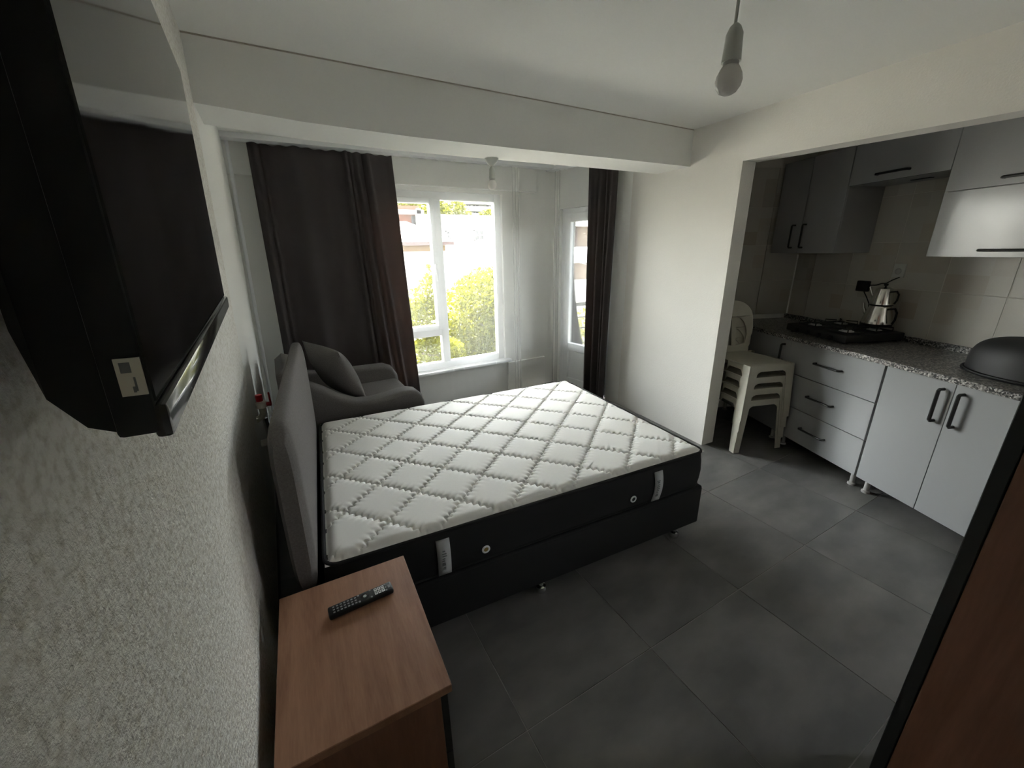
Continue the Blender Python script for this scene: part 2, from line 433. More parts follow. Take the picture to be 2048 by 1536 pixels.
# ---- wall behind the camera
struct(MB().box((-.5, -1.2, -.2), (3.2, -1.0, CEIL + .05)).obj('wall_front', M_PAINT, smooth=False))

# ---- window wall with the opening
WX0, WX1, WZ0, WZ1 = .72, 2.17, .40, 2.125
b = MB()
b.box((-.45, YB, -.2), (WX0, YB + .22, CEIL + .05)); b.box((WX1, YB, -.2), (2.885, YB + .22, CEIL + .05))
b.box((WX0, YB, -.2), (WX1, YB + .22, WZ0)); b.box((WX0, YB, WZ1), (WX1, YB + .22, CEIL + .05))
b.box((-.25, YB - .035, 2.16), (2.58, YB + .01, CEIL + .01), .004)      # lintel band
b.box((2.19, YB - .03, .0), (2.70, YB + .01, .355), .004)                # low ledge right of the window
struct(b.obj('wall_back', M_PAINT, smooth=False))

# ---- window: outer frame, mullion, transom, sashes, panes, handle, sill
win = thing('window_1', None, None, (0, YB + .03, 0)); struct(win, 'white plastic window with a tall fixed pane and an opening sash')
def frame_ring(x0, x1, z0, z1, w_, y0, y1, bev=.006):
    m = MB()
    m.box((x0, y0, z0), (x0 + w_, y1, z1), bev); m.box((x1 - w_, y0, z0), (x1, y1, z1), bev)
    m.box((x0 + w_ - .002, y0 + .0005, z0), (x1 - w_ + .002, y1 - .0005, z0 + w_), bev); m.box((x0 + w_ - .002, y0 + .0005, z1 - w_), (x1 - w_ + .002, y1 - .0005, z1), bev)
    return m
frame_ring(WX0, WX1, WZ0, WZ1, .07, 0, .07).obj('frame', M_PVC, win)
MB().box((1.435, .0, WZ0 + .068), (1.515, .07, WZ1 - .068), .006).obj('mullion', M_PVC, win)
MB().box((WX0 + .068, .0, .755), (1.437, .07, .835), .006).obj('transom', M_PVC, win)
frame_ring(WX0 + .06, 1.445, .825, WZ1 - .06, .045, -.02, .06).obj('sash', M_PVC, win)
def pane(x0, x1, z0, z1, par, y=.04):
    return MB().box((x0, y, z0), (x1, y + .006, z1)).obj('pane', M_GLASS, par, smooth=False)
pane(1.510, 2.105, WZ0 + .06, WZ1 - .06, win); pane(.82, 1.402, .865, 2.025, win); pane(.785, 1.44, .465, .757, win)
h = MB().box((1.405, -.042, 1.40), (1.432, -.019, 1.47), .005); h.box((1.408, -.05, 1.31), (1.429, -.037, 1.42), .006); h.obj('handle', M_PVC, win)
MB().box((WX0 - .05, -.10, WZ0 - .025), (WX1 + .05, -.0, WZ0 + .004), .006).obj('sill', M_PVC, win)

# ---- balcony-door wall and door
DA = Vector((2.84, YB + .02, 0)); DB = rw(RWEND); DD = (DB - DA).normalized(); DLEN = (DB - DA).length
DROT = math.atan2(DD.y, DD.x)                            # local x runs from the far corner towards the camera, local y = outward
o0 = DA
def dwall(name, m, boxes):
    b = MB()
    for a_, b_ in boxes: b.box(a_, b_)
    return struct(b.obj(name, m, smooth=False, loc=o0, rotz=DROT))
DX0, DX1, DZ1 = .10, .86, 2.00
dwall('wall_balcony', M_PAINT, [((-.1, 0, -.2), (DX0, .115, CEIL + .05)), ((DX1, 0, -.2), (DLEN + .03, .115, CEIL + .05)), ((DX0, 0, DZ1), (DX1, .115, CEIL + .05))])
door = thing('door_1', None, None, o0, DROT); struct(door, 'white plastic balcony door with a tall glass pane')
m = MB(); m.box((DX0, .04, 0), (DX0 + .06, .11, DZ1), .005); m.box((DX1 - .06, .04, 0), (DX1, .11, DZ1), .005); m.box((DX0 + .058, .041, DZ1 - .06), (DX1 - .058, .109, DZ1), .005)
m.obj('frame', M_PVC, door)
frame_ring(DX0 + .05, DX1 - .05, .02, DZ1 - .05, .085, .03, .095).obj('leaf_frame', M_PVC, door)
MB().box((DX0 + .13, .035, .44), (DX1 - .13, .09, .53), .005).obj('mid_rail', M_PVC, door)
MB().box((DX0 + .13, .05, .10), (DX1 - .13, .075, .445), .003).obj('panel', M_PVC, door)
MB().box((DX0 + .13, .06, .525), (DX1 - .13, .066, DZ1 - .13)).obj('pane', M_GLASS, door, smooth=False)

portal('window_portal', ((WX0+WX1)/2, YB + .24, (WZ0+WZ1)/2), (-PI/2, 0, 0), WX1-WX0, WZ1-WZ0)
_pc = DA + DD * ((DX0+DX1)/2) + Vector((-DD.y, DD.x, 0)) * .22 + Vector((0, 0, 1.25))
portal('door_portal', _pc, (PI/2, 0, DROT + PI), DX1-DX0, 1.5)

# ---- right wall: pier plus lintel over the kitchen opening
def slab(t0, t1, z0a, z0b, z1, off0=0, off1=RW_T):
    p = [rw(t0, off0), rw(t0, off1), rw(t1, off1), rw(t1, off0)]
    return [(p[0].x, p[0].y, z0a), (p[1].x, p[1].y, z0a), (p[2].x, p[2].y, z0b), (p[3].x, p[3].y, z0b),
            (p[0].x, p[0].y, z1), (p[1].x, p[1].y, z1), (p[2].x, p[2].y, z1), (p[3].x, p[3].y, z1)]
b = MB()
b.hexa(slab(0, RWEND + .02, -.2, -.2, CEIL + .02))
b.hexa(slab(-2.9, 0.0, 2.03, 2.125, CEIL + .02, 0, .15))
struct(b.obj('wall_right', M_COL, smooth=False))
# ---- kitchen walls
def kobj(mb, name, m, parent=None, smooth=True, z=0): return mb.obj(name, m, parent, smooth, loc=tuple(kw(0, 0, z)), rotz=KROT)
wk = struct(kobj(MB().box((-KEND - .15, KDEP, -.2), (-KNEAR, KDEP + .15, CEIL + .05)), 'wall_kitchen', M_PAINT, smooth=False))
wks = struct(kobj(MB().box((-KEND - .15, -.80, -.2), (-KEND, KDEP + .01, CEIL + .05)), 'wall_kitchen_side', M_PAINT, smooth=False))
# backing grout and glazed tiles
TW, TH, TZ0 = .34, .316, .952
struct(kobj(MB().box((-KEND, KDEP - .0088, TZ0), (1.2, KDEP, CEIL)), 'trim_2', M_WGROUT, smooth=False))
struct(kobj(MB().box((-KEND, -.55, TZ0), (-KEND + .0088, KDEP - .009, CEIL)), 'trim_3', M_WGROUT, smooth=False))
tme = MB().box((0, 0, 0), (TW - .004, .007, TH - .004), .0012, 1)
t0 = tme.obj('wall_tile', M_WTILE); tmesh = t0.data; D.objects.remove(t0)
def addtile(par_rotz, loc, parent):
    o = D.objects.new('wall_tile', tmesh); COL.objects.link(o); o.parent = parent
    o.matrix_parent_inverse = (Matrix.Translation(parent.location) @ Matrix.Rotation(parent.rotation_euler[2], 4, 'Z')).inverted()
    o.location = loc; o.rotation_euler = (0, 0, par_rotz); return o
for r in range(4):
    for c in range(-3, 5):
        a1 = -.075 + TW * (c + 1)                      # far end of this tile
        cut = min(a1, KEND - .012)
        o = addtile(KROT, tuple(kw(cut - .002, KDEP - .0105, TZ0 + .002 + TH * r)), wk)
        o.scale.x = (TW - (a1 - cut)) / TW
    for c in range(3):                                  # side wall: tiles start in the corner
        dep0 = KDEP - .012 - TW * c
        addtile(KROT - PI/2, tuple(kw(KEND - .0105, dep0 - .001, TZ0 + .002 + TH * r)), wks)
# ---- white plastic edge strip in the kitchen corner
tag(kobj(MB().box((-KEND + .010, KDEP - .025, .955), (-KEND + .022, KDEP - .011, 1.495), .003), 'corner_strip', mat('strip_white', (.85, .85, .82), .3)),
    'thin white plastic strip in the corner of the kitchen tiles', 'trim')

# ================================================================== BED
BO = Vector((-.023, 1.327, 0)); BR = math.radians(-5.2); BL, BW = 1.905, 1.40
bed = thing('bed_base', 'charcoal upholstered bed base on chrome feet under the white quilted mattress', 'bed', BO, BR)
b = MB().box((.0, -.012, .075), (BL + .006, BW - .005, .312), .012, 3); b.obj('base_box', M_BASEFAB, bed)
MB().box((.002, -.010, .292), (BL + .004, BW - .002, .318), .010, 3).obj('top_edge', M_BASEFAB, bed)
for (x, y) in ((1.767, .022), (.893, .020), (.10, .022), (1.767, BW - .06), (.893, BW - .06), (.10, BW - .06)):
    part(MB().lathe([(.004, .076), (.012, .076), (.012, .045), (.024, .038), (.029, .022), (.027, .008), (.018, 0), (.004, 0)], (x, y, 0), 18).obj('foot', M_CHROME, bed), 'chrome foot')

mat_o = thing('mattress', 'white quilted mattress with charcoal sides on the dark bed base', 'mattress', BO + Vector((0, 0, .32)), BR)
MZ = .318
def quilt(u, v):
    x = .004 + u * (BL - .008); y = .004 + v * (BW - .008)
    e = min(x, y, BL - x, BW - y)
    a = (x - .245) / .314 + (y - .138) / .302; bq = (x - .245) / .314 - (y - .138) / .302
    tri = lambda t: abs((t % 1) * 2 - 1) * 2 - 1
    a2 = a + .040 * tri(bq * 7); b2 = bq + .040 * tri(a * 7)
    da = abs(a2 - round(a2)) * .217; db = abs(b2 - round(b2)) * .217
    d = min(da, db)
    z = .238 - (.0105 * math.exp(-(d / .0048) ** 2) + .004 * math.exp(-(d / .02) ** 2)) * min(1, e / .05)
    z -= .024 * math.exp(-(max(0, e - .008) / .022) ** 2)
    z += .012 * math.sin(PI * u) * math.sin(PI * v) - .006
    return (x, y, z)
MB().grid(400, 300, quilt).obj('quilted_top', M_QUILT, mat_o, ang=80)
def side_ring(z):                                        # dark border, slightly bulging between the edges
    k = math.sin(PI * max(0, min(1, z / .2))) * .012
    return rrect(BL + 2*k - .004, BW + 2*k - .004, .05 + k, 6, BL/2, BW/2)
b = MB(); rings = []
for z in (.004, .012, .05, .1, .15, .19, .207):
    rings.append([b.bm.verts.new((p[0], p[1], z)) for p in side_ring(z)])
for a_, b_ in zip(rings, rings[1:]):
    n = len(a_)
    for k in range(n): b._face((a_[k], a_[(k+1) % n], b_[(k+1) % n], b_[k]))
b._face(rings[0][::-1]); b._face(rings[-1]); part(b.obj('side_panel', M_CHARFAB, mat_o), 'charcoal fabric side')
for z, r in ((.208, .008), (.008, .007)):
    pr_ = rrect(BL - .006, BW - .006, .05, 6, BL/2, BW/2); pr_.append(pr_[0]); pr_.append(pr_[1])
    MB().tube([(p[0], p[1], z) for p in pr_], r, 8, cap=False).obj('piping', M_CHARFAB, mat_o)
for x0 in (.401, 1.536):
    def tagfn(u, v, x0=x0):
        z = .004 + .176 * v; k = math.sin(PI * max(0, min(1, z / .2))) * .012
        return (x0 + .055 * u + (.006 * math.sin(v * 3) if x0 > 1 else 0), -.0055 - k + .002, z)
    t = MB().grid(3, 12, tagfn).obj('fabric_tag', M_TAG, mat_o)
    sm = t.modifiers.new('thick', 'SOLIDIFY'); sm.thickness = .0025
    part(t, 'grey woven tag')
    pb = MB()
    for k in range(9):
        zz = .035 + .0115 * k; w_ = random.uniform(.010, .024); xx = x0 + .016 + random.uniform(0, .006)
        kk = math.sin(PI * max(0, min(1, zz / .2))) * .012
        pb.box((xx, -.0066 - kk, zz), (xx + w_, -.0050 - kk, zz + random.choice((.003, .004, .008))))
    pb.obj('tag_print', M_TAGPR, t, smooth=False)
for x0, mm in ((.608, M_BRASS), (1.405, M_BLK)):
    Mx = Matrix.Rotation(PI/2, 4, 'X')
    v = MB().lathe([(.010, 0), (.0185, 0), (.0185, .003), (.015, .005), (.011, .004), (.010, .001)], (x0, -.0125, .068), 24, Mx).obj('air_vent', M_WHITEPR, mat_o)
    part(v, 'white air vent ring')
    MB().lathe([(.0, .0025), (.0108, .0025), (.0108, .0), (0, 0)], (x0, -.0125, .068), 20, Mx).obj('vent_mesh', mm, v)

# ---- headboard
hb = thing('headboard', 'grey upholstered padded headboard standing at the head of the bed', 'headboard', BO, BR)
def pad(u, v):                                           # closed pillow-like section swept along the bed width
    y = -.02 + (BW + .035) * v; a = 2 * PI * u
    ce = min(v, 1 - v); k = min(1, (ce / .045)) ; k = math.sqrt(max(0, 1 - (1 - k) ** 2)) * .42 + .58
    ex = abs(math.cos(a)) ** .55 * math.copysign(1, math.cos(a)); ez = abs(math.sin(a)) ** .42 * math.copysign(1, math.sin(a))
    zc, hz = .765, .325 - (1 - k) * .10
    return (-.0525 + .040 * k * ex + .006 * ez, y, zc + hz * ez)
b = MB(); nu, nv = 48, 40
gr = [[b.bm.verts.new(pad(i / nu, j / (nv - 1))) for j in range(nv)] for i in range(nu)]
for i in range(nu):
    for j in range(nv - 1): b._face((gr[i][j], gr[(i+1) % nu][j], gr[(i+1) % nu][j+1], gr[i][j+1]))
b._face([gr[i][0] for i in range(nu)][::-1]); b._face([gr[i][-1] for i in range(nu)])
b.obj('pad', M_GREYFAB, hb, ang=60)
MB().box((-.080, .01, 0.0), (-.045, BW - .01, .60), .004).obj('back_board', M_BASEFAB, hb)

# ================================================================== NIGHTSTAND AND REMOTE
ns = thing('nightstand', 'walnut brown nightstand with black drawer fronts beside the bed', 'nightstand', (.026, .970, 0), math.radians(-2.5))
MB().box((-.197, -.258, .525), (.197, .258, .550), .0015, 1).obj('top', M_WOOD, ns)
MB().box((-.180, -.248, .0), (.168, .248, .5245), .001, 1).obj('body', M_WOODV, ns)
for k in range(2):
    dr = part(MB().box((.169, -.246, .06 + .232 * k), (.187, .246, .288 + .232 * k), .001, 1).obj('drawer_front', M_BLKBOARD, ns), 'black drawer front')
    MB().tube([(.187, -.07, .19 + .232*k), (.205, -.065, .19 + .232*k), (.205, .065, .19 + .232*k), (.187, .07, .19 + .232*k)], .005, 8).obj('handle', M_HANDLE, dr)

rm = thing('remote_control', 'black television remote with white buttons lying on the nightstand', 'remote', (.064, 1.083, .550), math.radians(1.5))
b = MB().box((-.095, -.021, .001), (.097, .021, .019), .006, 3); b.obj('shell', M_BLK, rm)
for i in range(7):
    for j in range(3): MB().box((-.082 + i * .0105, -.014 + j * .0105, .0185), (-.076 + i * .0105, -.0085 + j * .0105, .0202), .001, 1).obj('number_key', M_BTN, rm)
for i in range(3):
    for j in range(2):
        kk = part(MB().box((.041 + i * .0108, -.0135 + j * .0145, .0185), (.0500 + i * .0108, -.0015 + j * .0145, .0204), .001, 1).obj('shortcut_key', M_WHITEPR, rm), 'white shortcut button')
        MB().box((.0432 + i * .0108, -.0105 + j * .0145, .0203), (.0478 + i * .0108, -.0045 + j * .0145, .0206)).obj('key_print', M_TAGPR, kk, smooth=False)
bt = MB().lathe([(0, .0195), (.0125, .0195), (.0135, .0188), (.0135, .018)], (.012, 0, 0), 24); bt.obj('navigation_ring', M_BLKGLOSS, rm)
MB().lathe([(0, .0205), (.005, .0205), (.0055, .019)], (.012, 0, 0), 16).obj('ok_key', M_BTN, rm)
for (x, y) in ((.076, -.012), (.076, 0), (.076, .012), (-.006, -.013), (-.006, .013), (.030, -.014), (.030, .014)): MB().lathe([(0, .0203), (.003, .0203), (.0035, .0185)], (x, y, 0), 12).obj('round_key', M_BTN, rm)
MB().box((.083, -.006, .0186), (.091, .006, .0192)).obj('logo_patch', M_BTN, rm, smooth=False)

# ================================================================== TELEVISION
tvn = Vector((-.0805, .325, 1.478)); tvf = Vector((-.0955, 1.062, 1.487))
ty = (tvf - tvn); TVW = ty.length; ty.normalize(); tz = Vector((.042, 0, 1)); tz = (tz - ty * tz.dot(ty)).normalized(); tx = ty.cross(tz).normalized()
tv = thing('television', 'black flat television hung on the rough plaster wall beside the nightstand', 'television')
tv.matrix_world = Matrix(((tx.x, ty.x, tz.x, tvn.x), (tx.y, ty.y, tz.y, tvn.y), (tx.z, ty.z, tz.z, tvn.z), (0, 0, 0, 1)))
TVH = .425                                               # local x = out of the screen, y = along, z = up
b = MB().box((-.022, 0, 0), (0, TVW, TVH), .003, 2); b.obj('front_shell', M_BLK, tv)
MB().box((-.0005, .0025, .022), (.0012, TVW - .0025, TVH - .003)).obj('screen', M_SCREEN, tv, smooth=False)
MB().box((-.004, .001, -.004), (.006, TVW - .001, .020), .003, 2).obj('lower_bezel', M_BLKGLOSS, tv)
def ring_tv(x, iy, iz0, iz1): return [(x, iy, iz0), (x, TVW - iy, iz0), (x, TVW - iy, iz1), (x, iy, iz1)]
b = MB(); rs = []
for x, iy, z0, z1 in ((-.018, .002, .003, TVH - .003), (-.034, .003, .010, TVH - .006), (-.048, .006, .030, TVH - .02), (-.056, .014, .070, TVH - .08), (-.062, .05, .12, TVH - .14)):
    rs.append([b.bm.verts.new(p) for p in ring_tv(x, iy, z0, z1)])
for a_, c_ in zip(rs, rs[1:]):
    for k in range(4): b._face((a_[k], a_[(k+1) % 4], c_[(k+1) % 4], c_[k]))
b._face(rs[0]); b._face(rs[-1][::-1]); b.obj('back_housing', M_BLK, tv, ang=20)
MB().box((-.079, TVW/2 - .10, .12), (-.061, TVW/2 + .10, .30), .002).obj('wall_bracket', M_BLK, tv)
st = part(MB().box((-.0135, -.0012, .028), (-.0012, .0005, .052)).obj('sticker', M_STICK, tv, smooth=False), 'small pale sticker on the edge')
pb = MB().box((-.0112, -.0017, .043), (-.0062, -.001, .0495)); pb.box((-.0062, -.0017, .031), (-.0052, -.001, .040)); pb.box((-.0075, -.0017, .0302), (-.0062, -.001, .034))
pb.obj('sticker_print', M_TAGPR, st, smooth=False)

# ================================================================== WARDROBE AT THE RIGHT
wd = thing('wardrobe', 'walnut brown wardrobe side with black door front near the kitchen', 'wardrobe', (.75, .080, 0))
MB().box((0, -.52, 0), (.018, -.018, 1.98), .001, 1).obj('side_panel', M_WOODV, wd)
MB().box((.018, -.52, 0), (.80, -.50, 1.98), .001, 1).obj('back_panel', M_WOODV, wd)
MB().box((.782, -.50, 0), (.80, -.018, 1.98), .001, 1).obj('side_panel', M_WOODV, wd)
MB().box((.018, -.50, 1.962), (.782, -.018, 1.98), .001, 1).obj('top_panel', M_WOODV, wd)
for k in range(2):
    dd = part(MB().box((.001 + .4 * k, -.0165, .03), (.398 + .4 * k, 0, 1.975), .001, 1).obj('door', M_BLKBOARD, wd), 'black wardrobe door')
    xh = .36 if k == 0 else .44
    MB().tube([(xh, 0, .95), (xh, .028, .955), (xh, .028, 1.125), (xh, 0, 1.13)], .005, 8).obj('handle', M_HANDLE, dd)

# ================================================================== KITCHEN UNITS
def ku(name, label, cat, a, dep, z, group=None): return thing(name, label, cat, tuple(kw(a, dep, z)), KROT, group)
def bar_handle_h(par, x0, x1, z, y=-.0, out=.030, r=.0075):
    return part(MB().tube([(x0, y, z), (x0, y - out + .006, z), (x0 + .006, y - out, z), (x1 - .006, y - out, z), (x1, y - out + .006, z), (x1, y, z)], r, 8).obj('handle', M_HANDLE, par), 'black bar handle')
def bar_handle_v(par, x, z0, z1, y=0, out=.032, r=.0088):
    return part(MB().tube([(x, y, z0), (x, y - out + .006, z0), (x, y - out, z0 + .006), (x, y - out, z1 - .006), (x, y - out + .006, z1), (x, y, z1)], r, 8).obj('handle', M_HANDLE, par), 'black bar handle')
def legs(par, xs, ys):
    for x in xs:
        for y in ys: MB().lathe([(.024, 0), (.024, .012), (.015, .018), (.015, .088), (.022, .092), (.022, .099)], (x, y, 0), 16).obj('foot', M_LEGPL, par)
# local x runs towards the camera, local y into the wall
u = ku('drawer_cabinet', 'white three-drawer base cabinet with black bar handles beside the stacked chairs', 'cabinet', .73, 0, 0)
MB().box((.004, .019, .099), (.722, .57, .876), .001, 1).obj('carcass', M_LAMU, u)
for z0, z1 in ((.101, .358), (.363, .619), (.624, .876)):
    f = MB().box((.003, 0, z0), (.724, .0185, z1), .0012, 1).obj('drawer', M_LAM, u); bar_handle_h(f, .255, .460, (z0 + z1) / 2 + .005)
legs(u, (.06, .68), (.055, .50))
u = ku('door_cabinet', 'white two-door base cabinet with tall black handles under the granite worktop', 'cabinet', -.006, 0, 0)
MB().box((.004, .019, .099), (.720, .57, .876), .001, 1).obj('carcass', M_LAMU, u)
for x0, x1, xh in ((.002, .3585, .312), (.3615, .718, .404)):
    f = MB().box((x0, 0, .101), (x1, .0185, .874), .0012, 1).obj('door', M_LAM, u); bar_handle_v(f, xh, .645, .828)
legs(u, (.045, .68), (.055, .50))
u = ku('corner_cabinet', 'narrow grey base cabinet between the drawers and the kitchen side wall', 'cabinet', KEND - .012, 0, 0)
MB().box((.002, .03, .099), (.752, .57, .876), .001, 1).obj('carcass', M_LAMU, u)
f = MB().box((.004, .008, .101), (.752, .0265, .874), .0012, 1).obj('door', M_LAM, u); bar_handle_v(f, .70, .70, .83)
legs(u, (.05, .70), (.055, .50))
u = ku('sink_cabinet', 'white base cabinet behind the wardrobe at the near end of the worktop', 'cabinet', -.735, 0, 0)
MB().box((.002, .019, .099), (.60, .57, .876), .001, 1).obj('carcass', M_LAMU, u)
f = MB().box((.002, 0, .101), (.598, .0185, .874), .0012, 1).obj('door', M_LAM, u); bar_handle_v(f, .05, .645, .828)
legs(u, (.05, .55), (.055, .50))
# worktop
ct = ku('worktop', 'speckled grey granite worktop running along the kitchen wall', 'worktop', KEND - .005, 0, 0)
MB().box((.002, -.030, .878), (2.86, KDEP - .006, .910), .002, 1).obj('slab', M_GRAN, ct)
MB().box((.002, KDEP - .030, .9105), (2.86, KDEP - .012, .951), .002, 1).obj('upstand', M_GRAN, ct)

# wall units
u = ku('wall_cabinet', 'white double-door wall cabinet next to the kitchen side wall', 'cabinet', 1.450, .27, 1.515, 'kitchen wall cabinets')
MB().box((.001, .019, 0), (.636, .315, .72), .001, 1).obj('carcass', M_LAMU, u)
for x0, x1, xh in ((.0, .2935, .228), (.2965, .637, .338)):
    f = MB().box((x0, 0, 0), (x1, .0185, .72), .0012, 1).obj('door', M_LAM, u); bar_handle_v(f, xh, .045, .222, r=.007)
u = ku('flap_cabinet', 'short white flap cabinet above the gas hob', 'cabinet', .808, .27, 1.975, 'kitchen wall cabinets')
MB().box((.001, .019, 0), (.634, .315, .26), .001, 1).obj('carcass', M_LAMU, u)
f = MB().box((.001, 0, .0), (.635, .0185, .26), .0012, 1).obj('flap', M_LAM, u); bar_handle_h(f, .205, .405, .045, out=.026)
MB().box((.28, .17, -.004), (.40, .20, .001), .001, 1).obj('vent_slot', M_BLK, u)
u = ku('double_flap_cabinet', 'tall white wall cabinet with two flap doors and long black handles', 'cabinet', .170, .27, 1.500, 'kitchen wall cabinets')
MB().box((.001, .019, 0), (.80, .315, .735), .001, 1).obj('carcass', M_LAMU, u)
for z0, z1, hz in ((0, .354, .036), (.358, .735, .395)):
    f = MB().box((0, 0, z0), (.80, .0185, z1), .0012, 1).obj('flap', M_LAM, u); bar_handle_h(f, .262, .60, hz, out=.026)

# sockets and cables
s_ = ku('socket_outlet', 'white wall socket above the kettle on the kitchen tiles', 'socket', .557, KDEP - .011, 1.392)
MB().box((-.042, -.010, -.048), (.042, -.0005, .048), .004).obj('plate', M_SOCK, s_)
MB().lathe([(0, .001), (.018, .001), (.021, .0035), (.021, 0)], (0, -.010, -.005), 20, Matrix.Rotation(PI/2, 4, 'X')).obj('well', M_LEGPL, s_)
s_ = ku('plug', 'black square plug in the kitchen tiles left of the kettle', 'plug', .783, KDEP - .011, 1.266)
MB().box((-.046, -.030, -.040), (.046, -.0005, .040), .006).obj('plug_body', M_BLK, s_)
MB().tube([(.03, -.030, -.01), (.055, -.055, -.04), (.085, -.06, -.07), (.11, -.05, -.12), (.12, -.045, -.20), (.12, -.05, -.284)], .004, 8).obj('cord', M_BLK, s_)
tag(kobj(MB().tube([(-.535, KDEP - .017, 1.35), (-.575, KDEP - .03, 1.325), (-.61, KDEP - .03, 1.30), (-.65, KDEP - .02, 1.295), (-.69, KDEP - .02, 1.28), (-.735, KDEP - .02, 1.275)], .0035, 8), 'cable', M_BLK),
    'thin dark cable looping from the white socket to the black plug', 'cable')

# gas hob
hbz = .9105
hob = ku('gas_hob', 'black four-burner table-top gas hob on the granite worktop', 'hob', .64, .322, hbz)
b = MB().box((-.265, -.235, .012), (.265, .235, .066), .008, 2); b.obj('body', M_CAST, hob)
for x in (-.23, .23):
    for y in (-.20, .20): MB().lathe([(.014, 0), (.016, .013)], (x, y, 0), 12).obj('rubber_foot', M_BLK, hob)
for x in (-.135, .135):
    for y in (-.105, .125):
        bn = MB().lathe([(0, .080), (.026, .080), (.030, .077), (.030, .073), (.044, .071), (.046, .066)], (x, y, 0), 20).obj('burner', M_ALU, hob)
        MB().lathe([(0, .0845), (.022, .0845), (.025, .081), (.025, .0802)], (x, y, 0), 18).obj('burner_cap', M_CAST, bn)
        gg = MB()
        for k in range(4):
            a = PI/4 + k * PI/2; c_, s2 = math.cos(a), math.sin(a)
            gg.tube([(x + c_ * .105, y + s2 * .095, .067), (x + c_ * .105, y + s2 * .095, .094), (x + c_ * .03, y + s2 * .03, .094)], .0042, 6)
        pts = [(x + .105 * math.cos(PI/4 + k * PI/2), y + .095 * math.sin(PI/4 + k * PI/2), .070) for k in range(5)]
        gg.tube(pts, .0042, 6); gg.obj('pan_support', M_CAST, hob)
for k in range(4): MB().lathe([(.016, 0), (.017, .012), (.013, .018), (0, .018)], (-.15 + .1 * k, -.235, .030), 16, Matrix.Rotation(PI/2, 4, 'X')).obj('knob', M_BLK, hob)

# double kettle: lower kettle and the teapot standing on it
KX, KY = .505, .46
kt = ku('kettle', 'polished steel kettle under the small teapot on the gas hob', 'kettle', KX, KY - .013, hbz + .0985)
MB().lathe([(.0, 0), (.080, 0), (.088, .006), (.090, .018), (.084, .055), (.074, .100), (.064, .135), (.062, .146), (.060, .148), (0, .148)], (0, 0, 0), 36).obj('body', M_STEEL, kt)
part(MB().lathe([(.079, 0), (.091, .002), (.0915, .020), (.0895, .021)], (0, 0, -.0005), 36).obj('base_ring', M_BLK, kt), 'black base ring')
MB().tube([(-.072, 0, .07), (-.10, 0, .085), (-.118, 0, .115), (-.128, 0, .15)], [.018, .013, .010, .009], 12).obj('spout', M_STEEL, kt)
part(MB().tube([(.070, 0, .128), (.105, 0, .135), (.122, 0, .11), (.122, 0, .06), (.110, 0, .03)], .007, 10).obj('handle', M_BLK, kt), 'dark loop handle')
tp = ku('teapot', 'small polished steel teapot stacked on the kettle', 'teapot', KX, KY - .013, hbz + .0985 + .1485)
MB().lathe([(0, 0), (.060, 0), (.066, .004), (.066, .012), (.061, .045), (.053, .085), (.048, .108), (0, .110)], (0, 0, 0), 36).obj('body', M_STEEL, tp)
part(MB().lathe([(.0605, 0), (.0675, .001), (.0675, .007), (.066, .008)], (0, 0, 0), 36).obj('rim_band', M_BLK, tp), 'black rim')
ld = MB().lathe([(.049, .1085), (.047, .116), (.030, .124), (.0, .127)], (0, 0, 0), 30).obj('lid', M_STEEL, tp)
MB().lathe([(.005, .126), (.006, .134), (.013, .140), (.012, .150), (0, .153)], (0, 0, 0), 16).obj('lid_knob', M_BLK, ld)
MB().tube([(-.055, 0, .045), (-.080, 0, .065), (-.098, 0, .098), (-.108, 0, .120)], [.013, .009, .007, .007], 12).obj('spout', M_STEEL, tp)
part(MB().tube([(.050, 0, .098), (.085, 0, .104), (.102, 0, .085), (.100, 0, .045), (.088, 0, .020)], .006, 10).obj('handle', M_BLK, tp), 'dark loop handle')

# black domed cover lying on the worktop
dm = ku('roasting_lid', 'black domed oval roaster lid resting on the granite worktop', 'lid', -.455, .32, .9105)
def dome(u_, v_):
    a = 2 * PI * u_; r = math.sin(v_ * PI / 2) ** .62; zz = .185 * math.cos(v_ * PI / 2) ** .55 + .012
    return (.265 * r * math.cos(a), .205 * r * math.sin(a), zz)
b = MB(); nu, nv = 40, 14
top = b.bm.verts.new((0, 0, .197)); gr = [[b.bm.verts.new(dome(i / nu, (j + 1) / nv)) for j in range(nv)] for i in range(nu)]
for i in range(nu):
    b._face((top, gr[i][0], gr[(i+1) % nu][0]))
    for j in range(nv - 1): b._face((gr[i][j], gr[i][j+1], gr[(i+1) % nu][j+1], gr[(i+1) % nu][j]))
b.obj('dome', M_CAST, dm, ang=60)
pts = [(.272 * math.cos(2*PI*k/40), .212 * math.sin(2*PI*k/40), .009) for k in range(42)]
MB().tube(pts, .009, 8, cap=False).obj('rim', M_BLK, dm)

